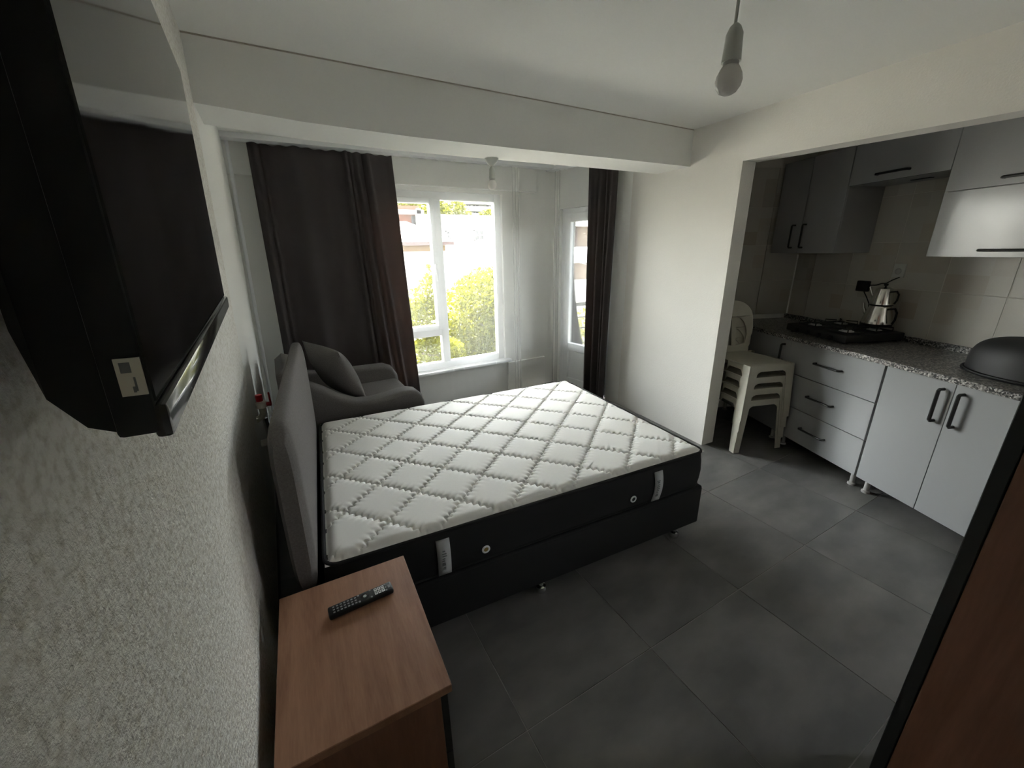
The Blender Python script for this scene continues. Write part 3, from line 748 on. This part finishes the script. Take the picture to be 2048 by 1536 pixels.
# ================================================================== STACKED PLASTIC CHAIRS
def back_mesh():
    cu = D.curves.new('back_outline', 'CURVE'); cu.dimensions = '2D'; cu.fill_mode = 'BOTH'; cu.extrude = .003; cu.bevel_depth = .0012
    def sp(pts):
        s2 = cu.splines.new('POLY'); s2.points.add(len(pts) - 1); s2.use_cyclic_u = True
        for p_, q in zip(s2.points, pts): p_.co = (q[0], q[1], 0, 1)
    n = 18; rgt = [(.135, 0), (.138, .06), (.150, .10), (.172, .15), (.180, .20), (.178, .26)]
    out = rgt + [(.178 * math.cos(PI * k / n), .26 + .165 * math.sin(PI * k / n) ** .85) for k in range(1, n)] + [(-x_, y_) for x_, y_ in rgt[::-1]]
    sp(out)
    for sgn in (1, -1):
        hole = [(sgn * .020, .050), (sgn * .105, .065)]
        for k in range(0, 9): a = (PI/2) * k / 8; hole.append((sgn * (.020 + .108 * math.cos(a)), .14 + .15 * math.sin(a)))
        if sgn < 0: hole = hole[::-1]
        sp(hole)
    ob = D.objects.new('tmp', cu); COL.objects.link(ob)
    me = D.meshes.new_from_object(ob); D.objects.remove(ob); D.curves.remove(cu)
    bm2 = bmesh.new(); bm2.from_mesh(me)
    bmesh.ops.remove_doubles(bm2, verts=bm2.verts[:], dist=1e-5)
    for v in bm2.verts:                                  # stand it up, lean it back, hollow it for the sitter
        x, y, z = v.co
        v.co = (x, .205 + .30 * y * .62 - .0 + z - .30 * (x * x), .44 + y * .985)
    bm2.to_mesh(me); bm2.free(); me.materials.append(M_CHAIR); return me
BACKME = back_mesh()
def make_chair(label):
    t = thing('plastic_chair', label, 'chair', group='stacked white plastic chairs')
    def seat(u_, v_):
        x = -.195 + .39 * u_; y = -.225 + .44 * v_
        z = .440 - .018 * math.sin(PI * u_) * math.sin(PI * min(1, v_ * 1.05)) - .020 * max(0, (.12 - v_) / .12) ** 2 - .012 * (abs(2 * u_ - 1) ** 6)
        return (x * (1 - .30 * max(0, (v_ - .55) / .45) ** 1.6), y, z)
    so_ = MB().grid(20, 20, seat).obj('seat', M_CHAIR, t, ang=80); md = so_.modifiers.new('thick', 'SOLIDIFY'); md.thickness = .005; md.offset = -1
    bo = D.objects.new('backrest', BACKME); COL.objects.link(bo); bo.parent = t
    BACKME.polygons.foreach_set('use_smooth', [False] * len(BACKME.polygons))
    def strip(pts, wv, thick, name):                     # pts = centre line, wv = half-width vector at each point
        b_ = MB(); rr = []
        for p_, w2 in zip(pts, wv):
            p_ = Vector(p_); w2 = Vector(w2); nrm = Vector((0, 0, 1)).cross(w2).normalized() * thick / 2
            rr.append([b_.bm.verts.new(q) for q in (p_ - w2 - nrm, p_ + w2 - nrm, p_ + w2 + nrm, p_ - w2 + nrm)])
        for a_, c_ in zip(rr, rr[1:]):
            for k in range(4): b_._face((a_[k], a_[(k+1) % 4], c_[(k+1) % 4], c_[k]))
        b_._face(rr[0]); b_._face(rr[-1]); return b_
    # each leg: an angle of two tapered flanges, splaying outwards
    for sx in (-1, 1):
        for sy in (-1, 1):
            x1, y1 = sx * .195, -.225 if sy < 0 else .215; x0, y0 = sx * .218, -.246 if sy < 0 else .272
            b_ = MB()
            for (ax, ay) in ((-sx, 0), (0, -sy)):
                (top_w, bot_w) = (.074, .050) if sy < 0 else (.036, .036); th = .0035
                q = []
                for (xx, yy, zz, w2) in ((x0, y0, 0, bot_w), (x1, y1, .436, top_w)):
                    nx, ny = (0, -sy * th) if ax else (-sx * th, 0)
                    q.append([(xx, yy, zz), (xx + ax * w2, yy + ay * w2, zz), (xx + ax * w2 + nx, yy + ay * w2 + ny, zz), (xx + nx, yy + ny, zz)])
                b_.hexa(q[0] + q[1])
            b_.obj('leg', M_CHAIR, t, smooth=False)
    # aprons with rounded lower corners
    def apron(name, p0, p1):
        p0 = Vector(p0); p1 = Vector(p1); n = 14; pts = []
        b_ = MB(); rows = []
        nrm = Vector((0, 0, 1)).cross(p1 - p0).normalized() * .004
        for k in range(n + 1):
            s3 = k / n; c_ = p0.lerp(p1, s3); e = min(s3, 1 - s3)
            low = .388 - .038 * max(0, 1 - e / .16) ** 2
            rows.append([b_.bm.verts.new(q) for q in (Vector((c_.x, c_.y, low)), Vector((c_.x, c_.y, .436)), Vector((c_.x, c_.y, .436)) + nrm, Vector((c_.x, c_.y, low)) + nrm)])
        for a_, c_ in zip(rows, rows[1:]):
            for k in range(4): b_._face((a_[k], a_[(k+1) % 4], c_[(k+1) % 4], c_[k]))
        b_._face(rows[0]); b_._face(rows[-1]); b_.obj(name, M_CHAIR, t)
    apron('apron', (-.138, -.2265, 0), (.138, -.2265, 0)); apron('apron', (-.186, -.15, 0), (-.186, .02, 0)); apron('apron', (.186, -.15, 0), (.186, .02, 0))
    return t
CH_ROT = math.radians(-19); CH0 = Vector((3.245, 1.752, 0))
labels = ['white plastic chair at the bottom of the stack, standing on the floor tiles', 'second white plastic chair up in the stack by the kitchen wall',
          'third white plastic chair up in the stack, under the topmost chair', 'topmost white plastic chair of the stack with its seat exposed']
ch = make_chair(labels[0]); chairs = [ch]
for k in range(1, 4): c_ = copy_tree(ch); c_['label'] = labels[k]; chairs.append(c_)
for k, c_ in enumerate(chairs):
    c_.location = CH0 + Vector((-.0020 * k, -.0057 * k, .0955 * k)); c_.rotation_euler = (0, 0, CH_ROT)

# ================================================================== ARMCHAIR AND CUSHION
AY0, AY1 = 2.785, 3.60
ac = thing('armchair', 'grey upholstered armchair with swooping arms beside the dark curtain', 'armchair', (.36, (AY0 + AY1)/2, 0), 0)
OX, OY = -.36, -(AY0 + AY1)/2
def arm(y0, y1, top, name='arm'):
    poly = [(OX + .80, .10), (OX - .02, .10)] + [(OX + x, z) for x, z in top]
    return MB().prism_xz(poly, OY + y0, OY + y1, .032, 4).obj(name, M_GREYFAB, ac, ang=50)
swoop = [(-.04, .80), (.02, .805), (.09, .785), (.17, .735), (.27, .655), (.37, .606), (.47, .595), (.57, .602), (.67, .618), (.74, .620), (.79, .605), (.83, .565), (.845, .51), (.84, .44), (.82, .3)]
arm(AY0, AY0 + .15, swoop)
swoop2 = [(-.04, .72), (.05, .70), (.2, .675), (.4, .665), (.6, .660), (.72, .655), (.785, .625), (.82, .56), (.828, .46), (.82, .3)]
arm(AY1 - .15, AY1, swoop2)
MB().box((OX + .02, OY + AY0 + .14, .10), (OX + .79, OY + AY1 - .14, .38), .02, 3).obj('seat_base', M_GREYFAB, ac)
MB().box((OX + .12, OY + AY0 + .152, .37), (OX + .815, OY + AY1 - .152, .545), .05, 5).obj('seat_cushion', M_GREYFAB, ac)
MB().prism_xz([(OX - .11, .12), (OX + .11, .12), (OX + .13, .55), (OX + .07, .78), (OX + .02, .86), (OX - .04, .88), (OX - .09, .84)], OY + AY0 + .13, OY + AY1 - .13, .035, 4).obj('backrest', M_GREYFAB, ac, ang=50)
for x in (.06, .74):
    for y in (AY0 + .06, AY1 - .06): MB().lathe([(.016, 0), (.024, .10)], (OX + x, OY + y, 0), 14).obj('foot', M_BLKBOARD, ac)
cu_ = thing('cushion', 'plump grey square cushion leaning in the armchair', 'cushion', (.285, 3.13, .765), 0)
cu_.rotation_euler = (math.radians(4), math.radians(-24), math.radians(22))
def cush(u_, v_, s_=1):
    a, c_ = 2*u_ - 1, 2*v_ - 1
    e = (1 - abs(a) ** 2.4) * (1 - abs(c_) ** 2.4); k = 1 - .07 * (1 - abs(a)**2) * 0
    pin = 1 - .10 * (1 - c_ * c_) * abs(a) ** 3; pin2 = 1 - .10 * (1 - a * a) * abs(c_) ** 3
    return (s_ * ((.092 * max(0, e) ** .6)) , a * .235 * pin, c_ * .225 * pin2)
b = MB().grid(28, 28, lambda u_, v_: cush(u_, v_, 1)); b.grid(28, 28, lambda u_, v_: cush(u_, v_, -1))
bmesh.ops.remove_doubles(b.bm, verts=b.bm.verts[:], dist=1e-5); b.obj('cover', M_GREYFAB, cu_, ang=80)

# ================================================================== CURTAINS, RAILS
def folds(s, z, lst):
    return sum(a * math.exp(-((s - c - dr * (1 - z)) / w_) ** 2) for (c, w_, a, dr) in lst)
def curtain(name, label, P0_, P1_, z0, z1, lst, m, ns=220, nz=40, wob=.006, thick=.004, flare=0, group=None, cat='curtain', seed=0):
    P0_ = Vector(P0_); P1_ = Vector(P1_); d_ = P1_ - P0_; n_ = Vector((d_.y, -d_.x, 0)).normalized()
    rnd = random.Random(seed); ph = [rnd.uniform(0, 6.28) for _ in range(4)]
    def fn(u_, v_):
        zf = 1 - v_                                     # 1 at the top
        off = folds(u_, zf, lst) * (.55 + .45 * min(1, (1 - zf) * 2 + .2)) + wob * math.sin(u_ * 23 + ph[0] + .6 * v_) + wob * .6 * math.sin(u_ * 51 + ph[1])
        sx = u_ + flare * v_ * (u_ - .5)
        p = P0_ + d_ * sx + n_ * off
        return (p.x, p.y, z1 + (z0 - z1) * v_ + (.004 * math.sin(u_ * 70) if v_ == 0 else 0))
    o = MB().grid(ns, nz, fn).obj(name, m, ang=180)
    if thick: md = o.modifiers.new('thick', 'SOLIDIFY'); md.thickness = thick
    return tag(o, label, cat, group)
curtain('blackout_curtain', 'wide dark grey curtain hanging left of the window behind the armchair', (.015, 3.755, 0), (1.045, 3.755, 0), .03, 2.352,
        [(.045, .018, .045, -.01), (.085, .012, .03, .01), (.16, .05, -.03, .05), (.30, .10, .03, 0), (.47, .08, -.025, 0), (.64, .013, .050, .02), (.675, .010, .025, .03), (.72, .018, .055, .06), (.765, .010, -.03, .06), (.80, .015, .045, .09), (.90, .05, -.025, .02), (.985, .03, .02, 0)], M_CURT, seed=1, flare=.10)
dn = Vector((DD.y, -DD.x, 0))                           # from the door wall into the room
cA = DA + DD * .60 + dn * .115; cB = DA + DD * .955 + dn * .115
curtain('blackout_curtain', 'narrow dark grey curtain drawn aside beside the balcony door', cA, cB, .03, 2.352,
        [(.06, .05, -.03, 0), (.17, .06, .05, .02), (.33, .05, -.045, -.02), (.48, .07, .055, .05), (.62, .035, -.03, .04), (.70, .03, .04, .08), (.80, .03, -.03, .05), (.90, .05, .05, .0)], M_CURT, seed=2, wob=.004, ns=160, flare=-.18)
shf = [(k / 34 + random.uniform(-.006, .006), .010, random.uniform(-.02, .02), 0) for k in range(34)] + [(.93 + .012 * k, .006, .028 * (-1) ** k, 0) for k in range(6)]
curtain('sheer_curtain', 'white sheer curtain hanging across the window', (.90, 3.82, 0), (2.345, 3.82, 0), .04, 2.3665, shf, M_SHEER, ns=260, nz=12, thick=0, wob=.004, seed=3)
sA = DA + DD * .06 + dn * .05; sB = DA + DD * .80 + dn * .05
shf = [(k / 20 + random.uniform(-.008, .008), .014, random.uniform(-.018, .018), 0) for k in range(20)] + [(.04 + .02 * k, .008, .022 * (-1) ** k, 0) for k in range(5)]
curtain('sheer_curtain', 'white sheer curtain hanging across the balcony door', sA, sB, .04, 2.3665, shf, M_SHEER, ns=160, nz=12, thick=0, wob=.004, seed=4)
r_ = tag(MB().box((-.17, 3.735, 2.372), (2.70, 3.845, 2.409), .003).obj('curtain_rail', M_PVC), 'white double curtain rail fixed to the ceiling over the window', 'curtain rail')
b = MB().box((-.02, 0, 2.372), (DLEN - .02, .10, 2.409), .003)
r2 = tag(b.obj('curtain_rail', M_PVC, loc=tuple(DA + DD * .02 + dn * .125), rotz=DROT), 'white double curtain rail fixed to the ceiling over the balcony door', 'curtain rail')

# ================================================================== PENDANT BULBS
def pendant(label, x, y, zb, zt, s_=1):
    t = thing('pendant_bulb', label, 'light bulb', (x, y, zt), 0)
    L_ = zt - zb
    MB().tube([(0, 0, 0), (.002, 0, -L_ * .3), (-.001, .001, -L_ + .12)], .0036 * s_, 8).obj('cord', M_SOCK, t)
    MB().lathe([(.0, 0), (.045 * s_, 0), (.040 * s_, -.018), (.012 * s_, -.045), (.0, -.045)], (0, 0, -.0005), 20).obj('ceiling_cup', M_SOCK, t)
    z0 = -L_
    MB().lathe([(0, z0 + .142), (.006, z0 + .142), (.012, z0 + .136), (.0185, z0 + .122), (.0195, z0 + .10), (.0215, z0 + .068), (.0, .068 + z0)], (0, 0, 0), 24).obj('lamp_holder', M_SOCK, t)
    bl = MB().lathe([(0, z0), (.010, z0 + .0015), (.020, z0 + .007), (.0275, z0 + .018), (.030, z0 + .031), (.0275, z0 + .043), (.0220, z0 + .054), (.018, z0 + .060)], (0, 0, 0), 28).obj('bulb', M_BULBW, t, ang=80)
    part(MB().lathe([(.0182, z0 + .0565), (.0175, z0 + .060), (.0165, z0 + .075), (0, z0 + .075)], (0, 0, 0), 24).obj('collar', M_LEGPL, t), 'grey bulb collar')
    return t
pendant('bare bulb on a long white cord hanging over the floor near the kitchen', 1.031, .717, 1.932, CEIL)
pendant('bare bulb hanging from the ceiling beam in front of the window', 1.365, 2.572, 1.965, 2.152)

# ================================================================== WATER VALVE BEHIND THE HEADBOARD, PIPES
vx, vy, vz_ = -.170, 2.45, .755
va = thing('water_valve', 'white plastic water pipe with red stop valve behind the headboard', 'valve', (vx, vy, 0), 0)
part(MB().tube([(-.075, 0, vz_ - .02), (-.03, 0, vz_ - .02), (-.012, 0, vz_ - .012), (0, 0, vz_ + .01), (0, 0, vz_ + .045)], .017, 12).obj('elbow', M_PIPE, va), 'cream plastic elbow')
MB().lathe([(.021, vz_ + .04), (.027, vz_ + .046), (.027, vz_ + .075), (.021, vz_ + .082), (0, vz_ + .082)], (0, 0, 0), 18).obj('valve_body', M_PIPE, va)
part(MB().lathe([(.015, vz_ + .080), (.017, vz_ + .084), (.017, vz_ + .118), (.0, vz_ + .118)], (-.004, 0, 0), 14).obj('cap', M_RED, va), 'red cap')
lv = MB().tube([(.02, 0, vz_ + .060), (.047, -.005, vz_ + .058)], .012, 10); lv.box((.040, -.014, vz_ + .050), (.049, .006, vz_ + .125), .004); part(lv.obj('lever', M_RED, va), 'red lever')
MB().tube([(0, 0, vz_ - .02), (.004, 0, vz_ - .08), (.008, 0, vz_ - .14)], .014, 10).obj('hose', M_CHROME, va)
MB().tube([(-.07, 0, vz_ - .165), (-.02, 0, vz_ - .162), (.006, 0, vz_ - .150), (.014, 0, vz_ - .12)], .019, 12).obj('lower_elbow', M_PIPE, va)
hp = MB().tube([(wlx(0) + .040, YB - .03, .02), (wlx(CEIL) + .030, YB - .03, CEIL - .005)], .013, 12)
tag(hp.obj('heating_pipe', M_PVC), 'thin white upright pipe in the corner left of the window', 'pipe')

# ================================================================== BALCONY OUTSIDE THE DOOR
struct(MB().prism([(3.09, 2.6), (4.6, 2.6), (4.6, 4.35), (3.09, 4.35)], -.25, -.03).obj('balcony_slab', M_HWHITE, smooth=False))
rl = thing('balcony_railing', 'dark metal balcony railing beyond the glass door', 'railing', (3.10, 4.18, -.03))
MB().box((0, -.025, .895), (1.48, .025, .945), .004).obj('top_rail', M_RAIL, rl)
for zz in (.18, .39, .60, .745): MB().tube([(0, 0, zz), (1.48, 0, zz)], .011, 8).obj('rail', M_RAIL, rl)
for xx in (.245, .60, .95, 1.30): MB().box((xx - .02, -.02, 0), (xx + .02, .02, .896), .003).obj('post', M_RAIL, rl)

# ================================================================== OUTDOORS
GZ = -5.0
struct(MB().box((-60, YB + .6, GZ - .3), (90, 120, GZ)).obj('ground', M_GROUND, smooth=False))
def foliage(name, m, parent, blobs, n, size, seed):
    """leaves scattered in overlapping ellipsoids (cx,cy,cz,rx,ry,rz)"""
    rnd = random.Random(seed); vs_, fs = [], []
    wts = [b_[3] * b_[4] * b_[5] for b_ in blobs]
    for _ in range(n):
        b_ = rnd.choices(blobs, wts)[0]
        while True:
            p = Vector((rnd.uniform(-1, 1), rnd.uniform(-1, 1), rnd.uniform(-1, 1)))
            if .15 < p.length < 1: break
        p = p * (p.length ** -.35 if p.length > .3 else 1)
        if p.length > 1: p.normalize()
        c = Vector((b_[0] + p.x * b_[3], b_[1] + p.y * b_[4], b_[2] + p.z * b_[5]))
        s_ = size * rnd.uniform(.6, 1.3)
        d_ = Vector((rnd.gauss(0, 1), rnd.gauss(0, 1), rnd.gauss(-.3, .8))).normalized()
        w_ = d_.cross(Vector((rnd.gauss(0, 1), rnd.gauss(0, 1), rnd.gauss(0, 1)))).normalized()
        nn_ = d_.cross(w_) * s_ * .12
        k = len(vs_); vs_ += [c - d_ * s_ * .5, c + w_ * s_ * .26 + nn_, c + d_ * s_ * .5, c - w_ * s_ * .26 + nn_]
        fs.append((k, k+1, k+2, k+3))
    me = D.meshes.new(name); me.from_pydata([tuple(v) for v in vs_], [], fs); me.materials.append(m)
    o = D.objects.new(name, me); COL.objects.link(o); o.parent = parent; o['kind'] = 'stuff'; return o
def tree(name, label, base, blobs, n, size, m, seed, limbs, group=None):
    t = thing(name, label, 'tree', base, 0, group)
    bl = [(b_[0] - base[0], b_[1] - base[1], b_[2] - base[2], b_[3], b_[4], b_[5]) for b_ in blobs]
    foliage('foliage', m, t, bl, n, size, seed)
    tb = MB()
    for l in limbs: tb.tube([Vector(p) - Vector(base) for p in l[0]], l[1], 8)
    tb.obj('trunk', M_BARK, t); return t
# dense tree in front of the right-hand pane
c1 = at_y(965, 640, 9.0)
blobs = [(c1.x, 9.0, c1.z, 1.15, .9, 1.15), (c1.x + .35, 9.1, c1.z + .55, .95, .8, .75), (c1.x - .35, 8.9, c1.z - .7, 1.0, .8, .9), (c1.x + .2, 9.0, c1.z - 1.3, 1.3, .9, .9), (c1.x + 1.2, 9.2, c1.z - .2, 1.0, .9, 1.3)]
tree('leafy_tree', 'dense yellow-green tree filling the tall window pane outside', (c1.x, 9.1, GZ), blobs, 26000, .105, M_LEAF, 11,
     [([(c1.x, 9.1, GZ), (c1.x + .1, 9.1, GZ + 2), (c1.x, 9.05, c1.z)], [.14, .11, .05]), ([(c1.x + .05, 9.1, GZ + 2.4), (c1.x - .5, 9, c1.z - .6)], [.07, .03]), ([(c1.x + .05, 9.1, GZ + 2.8), (c1.x + .8, 9, c1.z - .2)], [.07, .03])])
c2 = at_y(848, 640, 8.0)
blobs = [(c2.x + .05, 8, c2.z + .02, .38, .4, .42), (c2.x + .18, 8.1, c2.z + .45, .24, .3, .42), (c2.x - .15, 8, c2.z + .35, .20, .25, .3), (c2.x + .12, 8, c2.z - .75, .75, .5, .42), (c2.x + .25, 8.1, c2.z + .95, .12, .15, .18)]
tree('slender_tree', 'loose slender tree reaching up outside the opening window sash', (c2.x, 8.1, GZ), blobs, 5200, .095, M_LEAF, 12,
     [([(c2.x, 8.1, GZ), (c2.x + .05, 8.1, c2.z - .8), (c2.x + .15, 8.1, c2.z + .6)], [.09, .05, .015]), ([(c2.x - .55, 8, c2.z - .55), (c2.x, 8, c2.z - .72), (c2.x + .7, 8, c2.z - .95)], [.02, .028, .03])])
# left house: red-brown upper storey, low white roof, brown fascia, painted frieze
def world_box(name, m, parent, a, b_, bev=0): return MB().box(a, b_, bev).obj(name, m, parent, smooth=False)
Y1 = 20
pA = at_y(740, 452, Y1); pB = at_y(851, 428, Y1); pT = at_y(800, 426, Y1)
hs = thing('terrace_house', 'white house with a brown fascia, painted frieze and red upper storey outside', 'building', (pA.x, Y1, GZ))
def rel(p, t): return (p[0] - t.location.x, p[1] - t.location.y, p[2] - t.location.z)
zF1 = at_y(830, 484, Y1).z; zF0 = at_y(830, 491, Y1).z; zY0 = at_y(830, 503, Y1).z; xR = at_y(905, 490, Y1).x; xL = pA.x - 4
world_box('wall', M_HWHITE, hs, rel((xL, Y1 + .3, GZ), hs), rel((xR - .35, Y1 + 8, zF1), hs))
world_box('frieze', M_HYEL, hs, rel((xL, Y1 + .25, zY0), hs), rel((xR - .3, Y1 + .35, zF0), hs))
world_box('fascia', M_FASCIA, hs, rel((xL, Y1 - .25, zF0), hs), rel((xR, Y1 + .05, zF1), hs))
MB().hexa([rel(p, hs) for p in ((xL, Y1 - .25, zF1), (xR, Y1 - .25, zF1), (xR, Y1 + 6, zF1), (xL, Y1 + 6, zF1), (xL, Y1 - .2, zF1 + .02), (xR, Y1 - .2, zF1 + .02), (xR - .5, Y1 + 6, zF1 + 1.35), (xL, Y1 + 6, zF1 + 1.35))]).obj('roof', M_HWHITE, hs, smooth=False)
Y2 = Y1 + 6
q0 = at_y(740, 462, Y2); q1 = at_y(835, 428, Y2)
world_box('upper_storey', M_HORANGE, hs, rel((q0.x - 3, Y2, q0.z), hs), rel((q1.x, Y2 + 4, q1.z), hs))
e0 = at_y(848, 428, Y2 - .6); e1 = at_y(740, 420, Y2 - .6)
world_box('upper_roof', M_HWHITE, hs, rel((e1.x - 3, Y2 - .6, e0.z), hs), rel((e0.x, Y2 + 4.5, e0.z + .22), hs))
world_box('roof_tiles', M_TROOF, hs, rel((e1.x - 3, Y2 - .5, e0.z + .22), hs), rel((e0.x - .3, Y2 + 4.3, e0.z + .45), hs))
k0 = at_y(824, 452, Y2 - .02); k1 = at_y(842, 432, Y2 - .02); world_box('window', M_WINDK, hs, rel((k0.x, Y2 - .06, k0.z), hs), rel((k1.x, Y2 + .05, k1.z), hs))
k0 = at_y(835, 456, Y2 - .5); world_box('chimney', M_HWHITE, hs, rel((k0.x, Y2 - .6, k0.z), hs), rel((k0.x + .28, Y2 - .3, k0.z + 1.1), hs))
# white house on the right with its windows
Y3 = 27
h2 = thing('white_house', 'plain white house with a grey-framed window seen through the tall pane', 'building', (at_y(890, 600, Y3).x, Y3, GZ))
w0 = at_y(888, 640, Y3); w1 = at_y(1040, 437, Y3)
world_box('wall', M_HWHITE, h2, rel((w0.x, Y3, GZ), h2), rel((w1.x + 3, Y3 + 8, w1.z), h2))
MB().hexa([rel(p, h2) for p in ((w0.x - .3, Y3 - .3, w1.z), (w1.x + 3, Y3 - .3, w1.z), (w1.x + 3, Y3 + 8, w1.z), (w0.x - .3, Y3 + 8, w1.z), (w0.x - .3, Y3 - .3, w1.z + .12), (w1.x + 3, Y3 - .3, w1.z + .12), (w1.x + 3, Y3 + 8, w1.z + .7), (w0.x - .3, Y3 + 8, w1.z + .7))]).obj('roof', mat('roof_grey', (.38, .37, .35), .9), h2, smooth=False)
def farwin(par, px0, py0, px1, py1, Y, mull=1):
    a = at_y(px0, py1, Y); b_ = at_y(px1, py0, Y)
    wdw = world_box('window', M_WINDK, par, rel((a.x, Y - .05, a.z), par), rel((b_.x, Y + .05, b_.z), par))
    f = MB(); x0_, y_, z0_ = rel((a.x, Y - .09, a.z), par); x1_, _, z1_ = rel((b_.x, Y, b_.z), par)
    for q in ((x0_ - .06, x0_ + .02), (x1_ - .02, x1_ + .06)) + tuple((x0_ + (x1_ - x0_) * k / (mull + 1) - .04, x0_ + (x1_ - x0_) * k / (mull + 1) + .04) for k in range(1, mull + 1)): f.box((q[0], y_, z0_ - .05), (q[1], y_ + .05, z1_ + .05))
    f.box((x0_ - .06, y_, z0_ - .06), (x1_ + .06, y_ + .05, z0_ + .02)); f.box((x0_ - .06, y_, z1_ - .02), (x1_ + .06, y_ + .05, z1_ + .06)); f.box((x0_, y_, (z0_ + z1_)/2 - .03), (x1_, y_ + .05, (z0_ + z1_)/2 + .03))
    f.obj('window_frame', M_HWHITE, wdw, smooth=False)
farwin(h2, 949, 461, 966, 480, Y3); farwin(h2, 893, 463, 898, 476, Y3, 0)
k0 = at_y(902, 515, Y3 - 2.5); k1 = at_y(921, 498, Y3 - 2.5); world_box('porch', M_LEGPL, h2, rel((k0.x, Y3 - 2.5, GZ), h2), rel((k1.x, Y3, k1.z), h2))
for px in (946,):
    k0 = at_y(px, 520, Y3 - .1); k1 = at_y(px, 458, Y3 - .1); MB().tube([rel((k0.x, Y3 - .1, k0.z), h2), rel((k0.x, Y3 - .1, k1.z), h2)], .05, 8).obj('downpipe', M_LEGPL, h2)
# apartment block far behind
Y4 = 60
ap = thing('apartment_block', 'white apartment block with shaded balconies on the hill behind', 'building', (at_y(930, 430, Y4).x, Y4, GZ))
a0 = at_y(915, 450, Y4); a1 = at_y(1060, 372, Y4)
world_box('wall', M_HWHITE, ap, rel((a0.x, Y4, GZ), ap), rel((a1.x, Y4 + 12, a1.z), ap))
for (r0, r1) in ((396, 401), (406, 414), (420, 427)):
    for px0, px1 in ((932, 941), (945, 957), (972, 984)):
        farwin(ap, px0, r0, px1, r1, Y4 - .05)
for py in (403, 417, 431):
    k0 = at_y(928, py, Y4 - 1.4); k1 = at_y(990, py, Y4 - 1.4)
    world_box('balcony', M_LEGPL, ap, rel((k0.x, Y4 - 1.4, k0.z - .25), ap), rel((k1.x, Y4, k0.z + .35), ap))
k0 = at_y(940, 440, Y4 - 3); k1 = at_y(1000, 432, Y4 - 3); world_box('retaining_wall', M_LEGPL, ap, rel((k0.x, Y4 - 3, GZ), ap), rel((k1.x, Y4 - 2.5, k1.z), ap))
# trees on the slope behind
for i, (px, py, Y, r, lab) in enumerate(((800, 418, 39, 2.0, 'olive green tree behind the red upper storey of the terrace house'), (846, 415, 43, 2.3, 'tall bushy tree between the terrace house and the apartment block'),
                                    (892, 415, 50, 2.3, 'rounded light green tree left of the apartment block'), (976, 440, 50, 1.5, 'low shrub at the foot of the apartment block'), (770, 400, 56, 3.3, 'big dark tree on the slope behind the terrace house'))):
    c = at_y(px, py, Y)
    tree('hillside_tree', lab, (c.x, Y, GZ), [(c.x, Y, c.z, r, r, r * .9), (c.x + r * .6, Y, c.z - r * .5, r * .8, r * .8, r * .8), (c.x - r * .6, Y, c.z - r * .4, r * .8, r * .8, r * .7)], 2600, .42, M_LEAF2, 30 + i,
         [([(c.x, Y, GZ), (c.x, Y, c.z)], [.3, .12])], 'trees on the slope behind the houses')
# tan house seen through the balcony door
Y5 = 18
h3 = thing('tan_house', 'tan rendered house with white bands seen through the balcony door', 'building', (at_y(1120, 500, Y5).x, Y5, GZ))
xa = at_y(1095, 500, Y5).x; xb = at_y(1240, 500, Y5).x
zs = [at_y(1150, p, Y5).z for p in (560, 526, 494, 453, 436)]
world_box('ground_wall', M_HWHITE, h3, rel((xa, Y5, GZ), h3), rel((xb, Y5 + 1.2, zs[0]), h3))
world_box('lower_storey', M_HTAN, h3, rel((xa, Y5 + .1, zs[0]), h3), rel((xb, Y5 + 1.2, zs[1]), h3))
world_box('band', M_HWHITE, h3, rel((xa, Y5 - .1, zs[1]), h3), rel((xb, Y5 + 1.2, zs[2]), h3))
world_box('upper_storey', M_HTAN, h3, rel((xa, Y5 + .1, zs[2]), h3), rel((xb, Y5 + 1.2, zs[3]), h3))
world_box('eaves', M_HWHITE, h3, rel((xa, Y5 - .5, zs[3]), h3), rel((xb, Y5 + 1.2, zs[3] + .35), h3))
k0 = at_y(1152, 494, Y5); MB().tube([rel((k0.x, Y5 + .02, zs[2]), h3), rel((k0.x, Y5 + .02, zs[3]), h3)], .06, 8).obj('downpipe', M_FASCIA, h3)
c5 = at_y(1150, 640, 11)
tree('garden_shrub', 'green garden shrub beyond the balcony railing', (c5.x, 11, GZ), [(c5.x, 11, c5.z - .1, 1.2, .6, .5), (c5.x + .5, 11.2, c5.z - .6, 1.2, .8, .6)], 2200, .12, M_LEAF, 55, [([(c5.x, 11, GZ), (c5.x, 11, c5.z)], [.06, .03])])
# overhead cables and the poles that carry them
def pole(label, px, py, Y):
    p = at_y(px, py, Y); t = thing('utility_pole', label, 'pole', (p.x, Y, GZ), 0)
    MB().tube([(0, 0, 0), (0, 0, p.z - GZ + .6)], [.11, .08], 12).obj('shaft', M_BARK, t)
    MB().box((-.5, -.05, p.z - GZ + .25), (.5, .05, p.z - GZ + .35), .01).obj('cross_arm', M_BARK, t)
    return p
pole('timber utility pole in the street left of the window', 752, 574, 11.5); pole('timber utility pole behind the dense tree beside the white house', 1016, 505, 14.5); pole('timber utility pole beside the tan house', 1330, 556, 11.0)
for i, (pa, pb_, lab) in enumerate((((752, 574, 11.40), (1016, 505, 14.40), 'upper black power cable sagging across the window view'), ((752, 597, 11.40), (1016, 511, 14.40), 'lower black power cable crossing behind the slender tree'), ((1105, 511, 17.885), (1330, 556, 10.90), 'black cable strung from the tan house behind the balcony door'))):
    a = at_y(*pa); b_ = at_y(*pb_); pts = [a.lerp(b_, k / 12) - Vector((0, 0, .10 * math.sin(PI * k / 12))) for k in range(13)]
    tag(MB().tube(pts, .013, 6).obj('power_cable', M_CABLE), lab, 'cable')
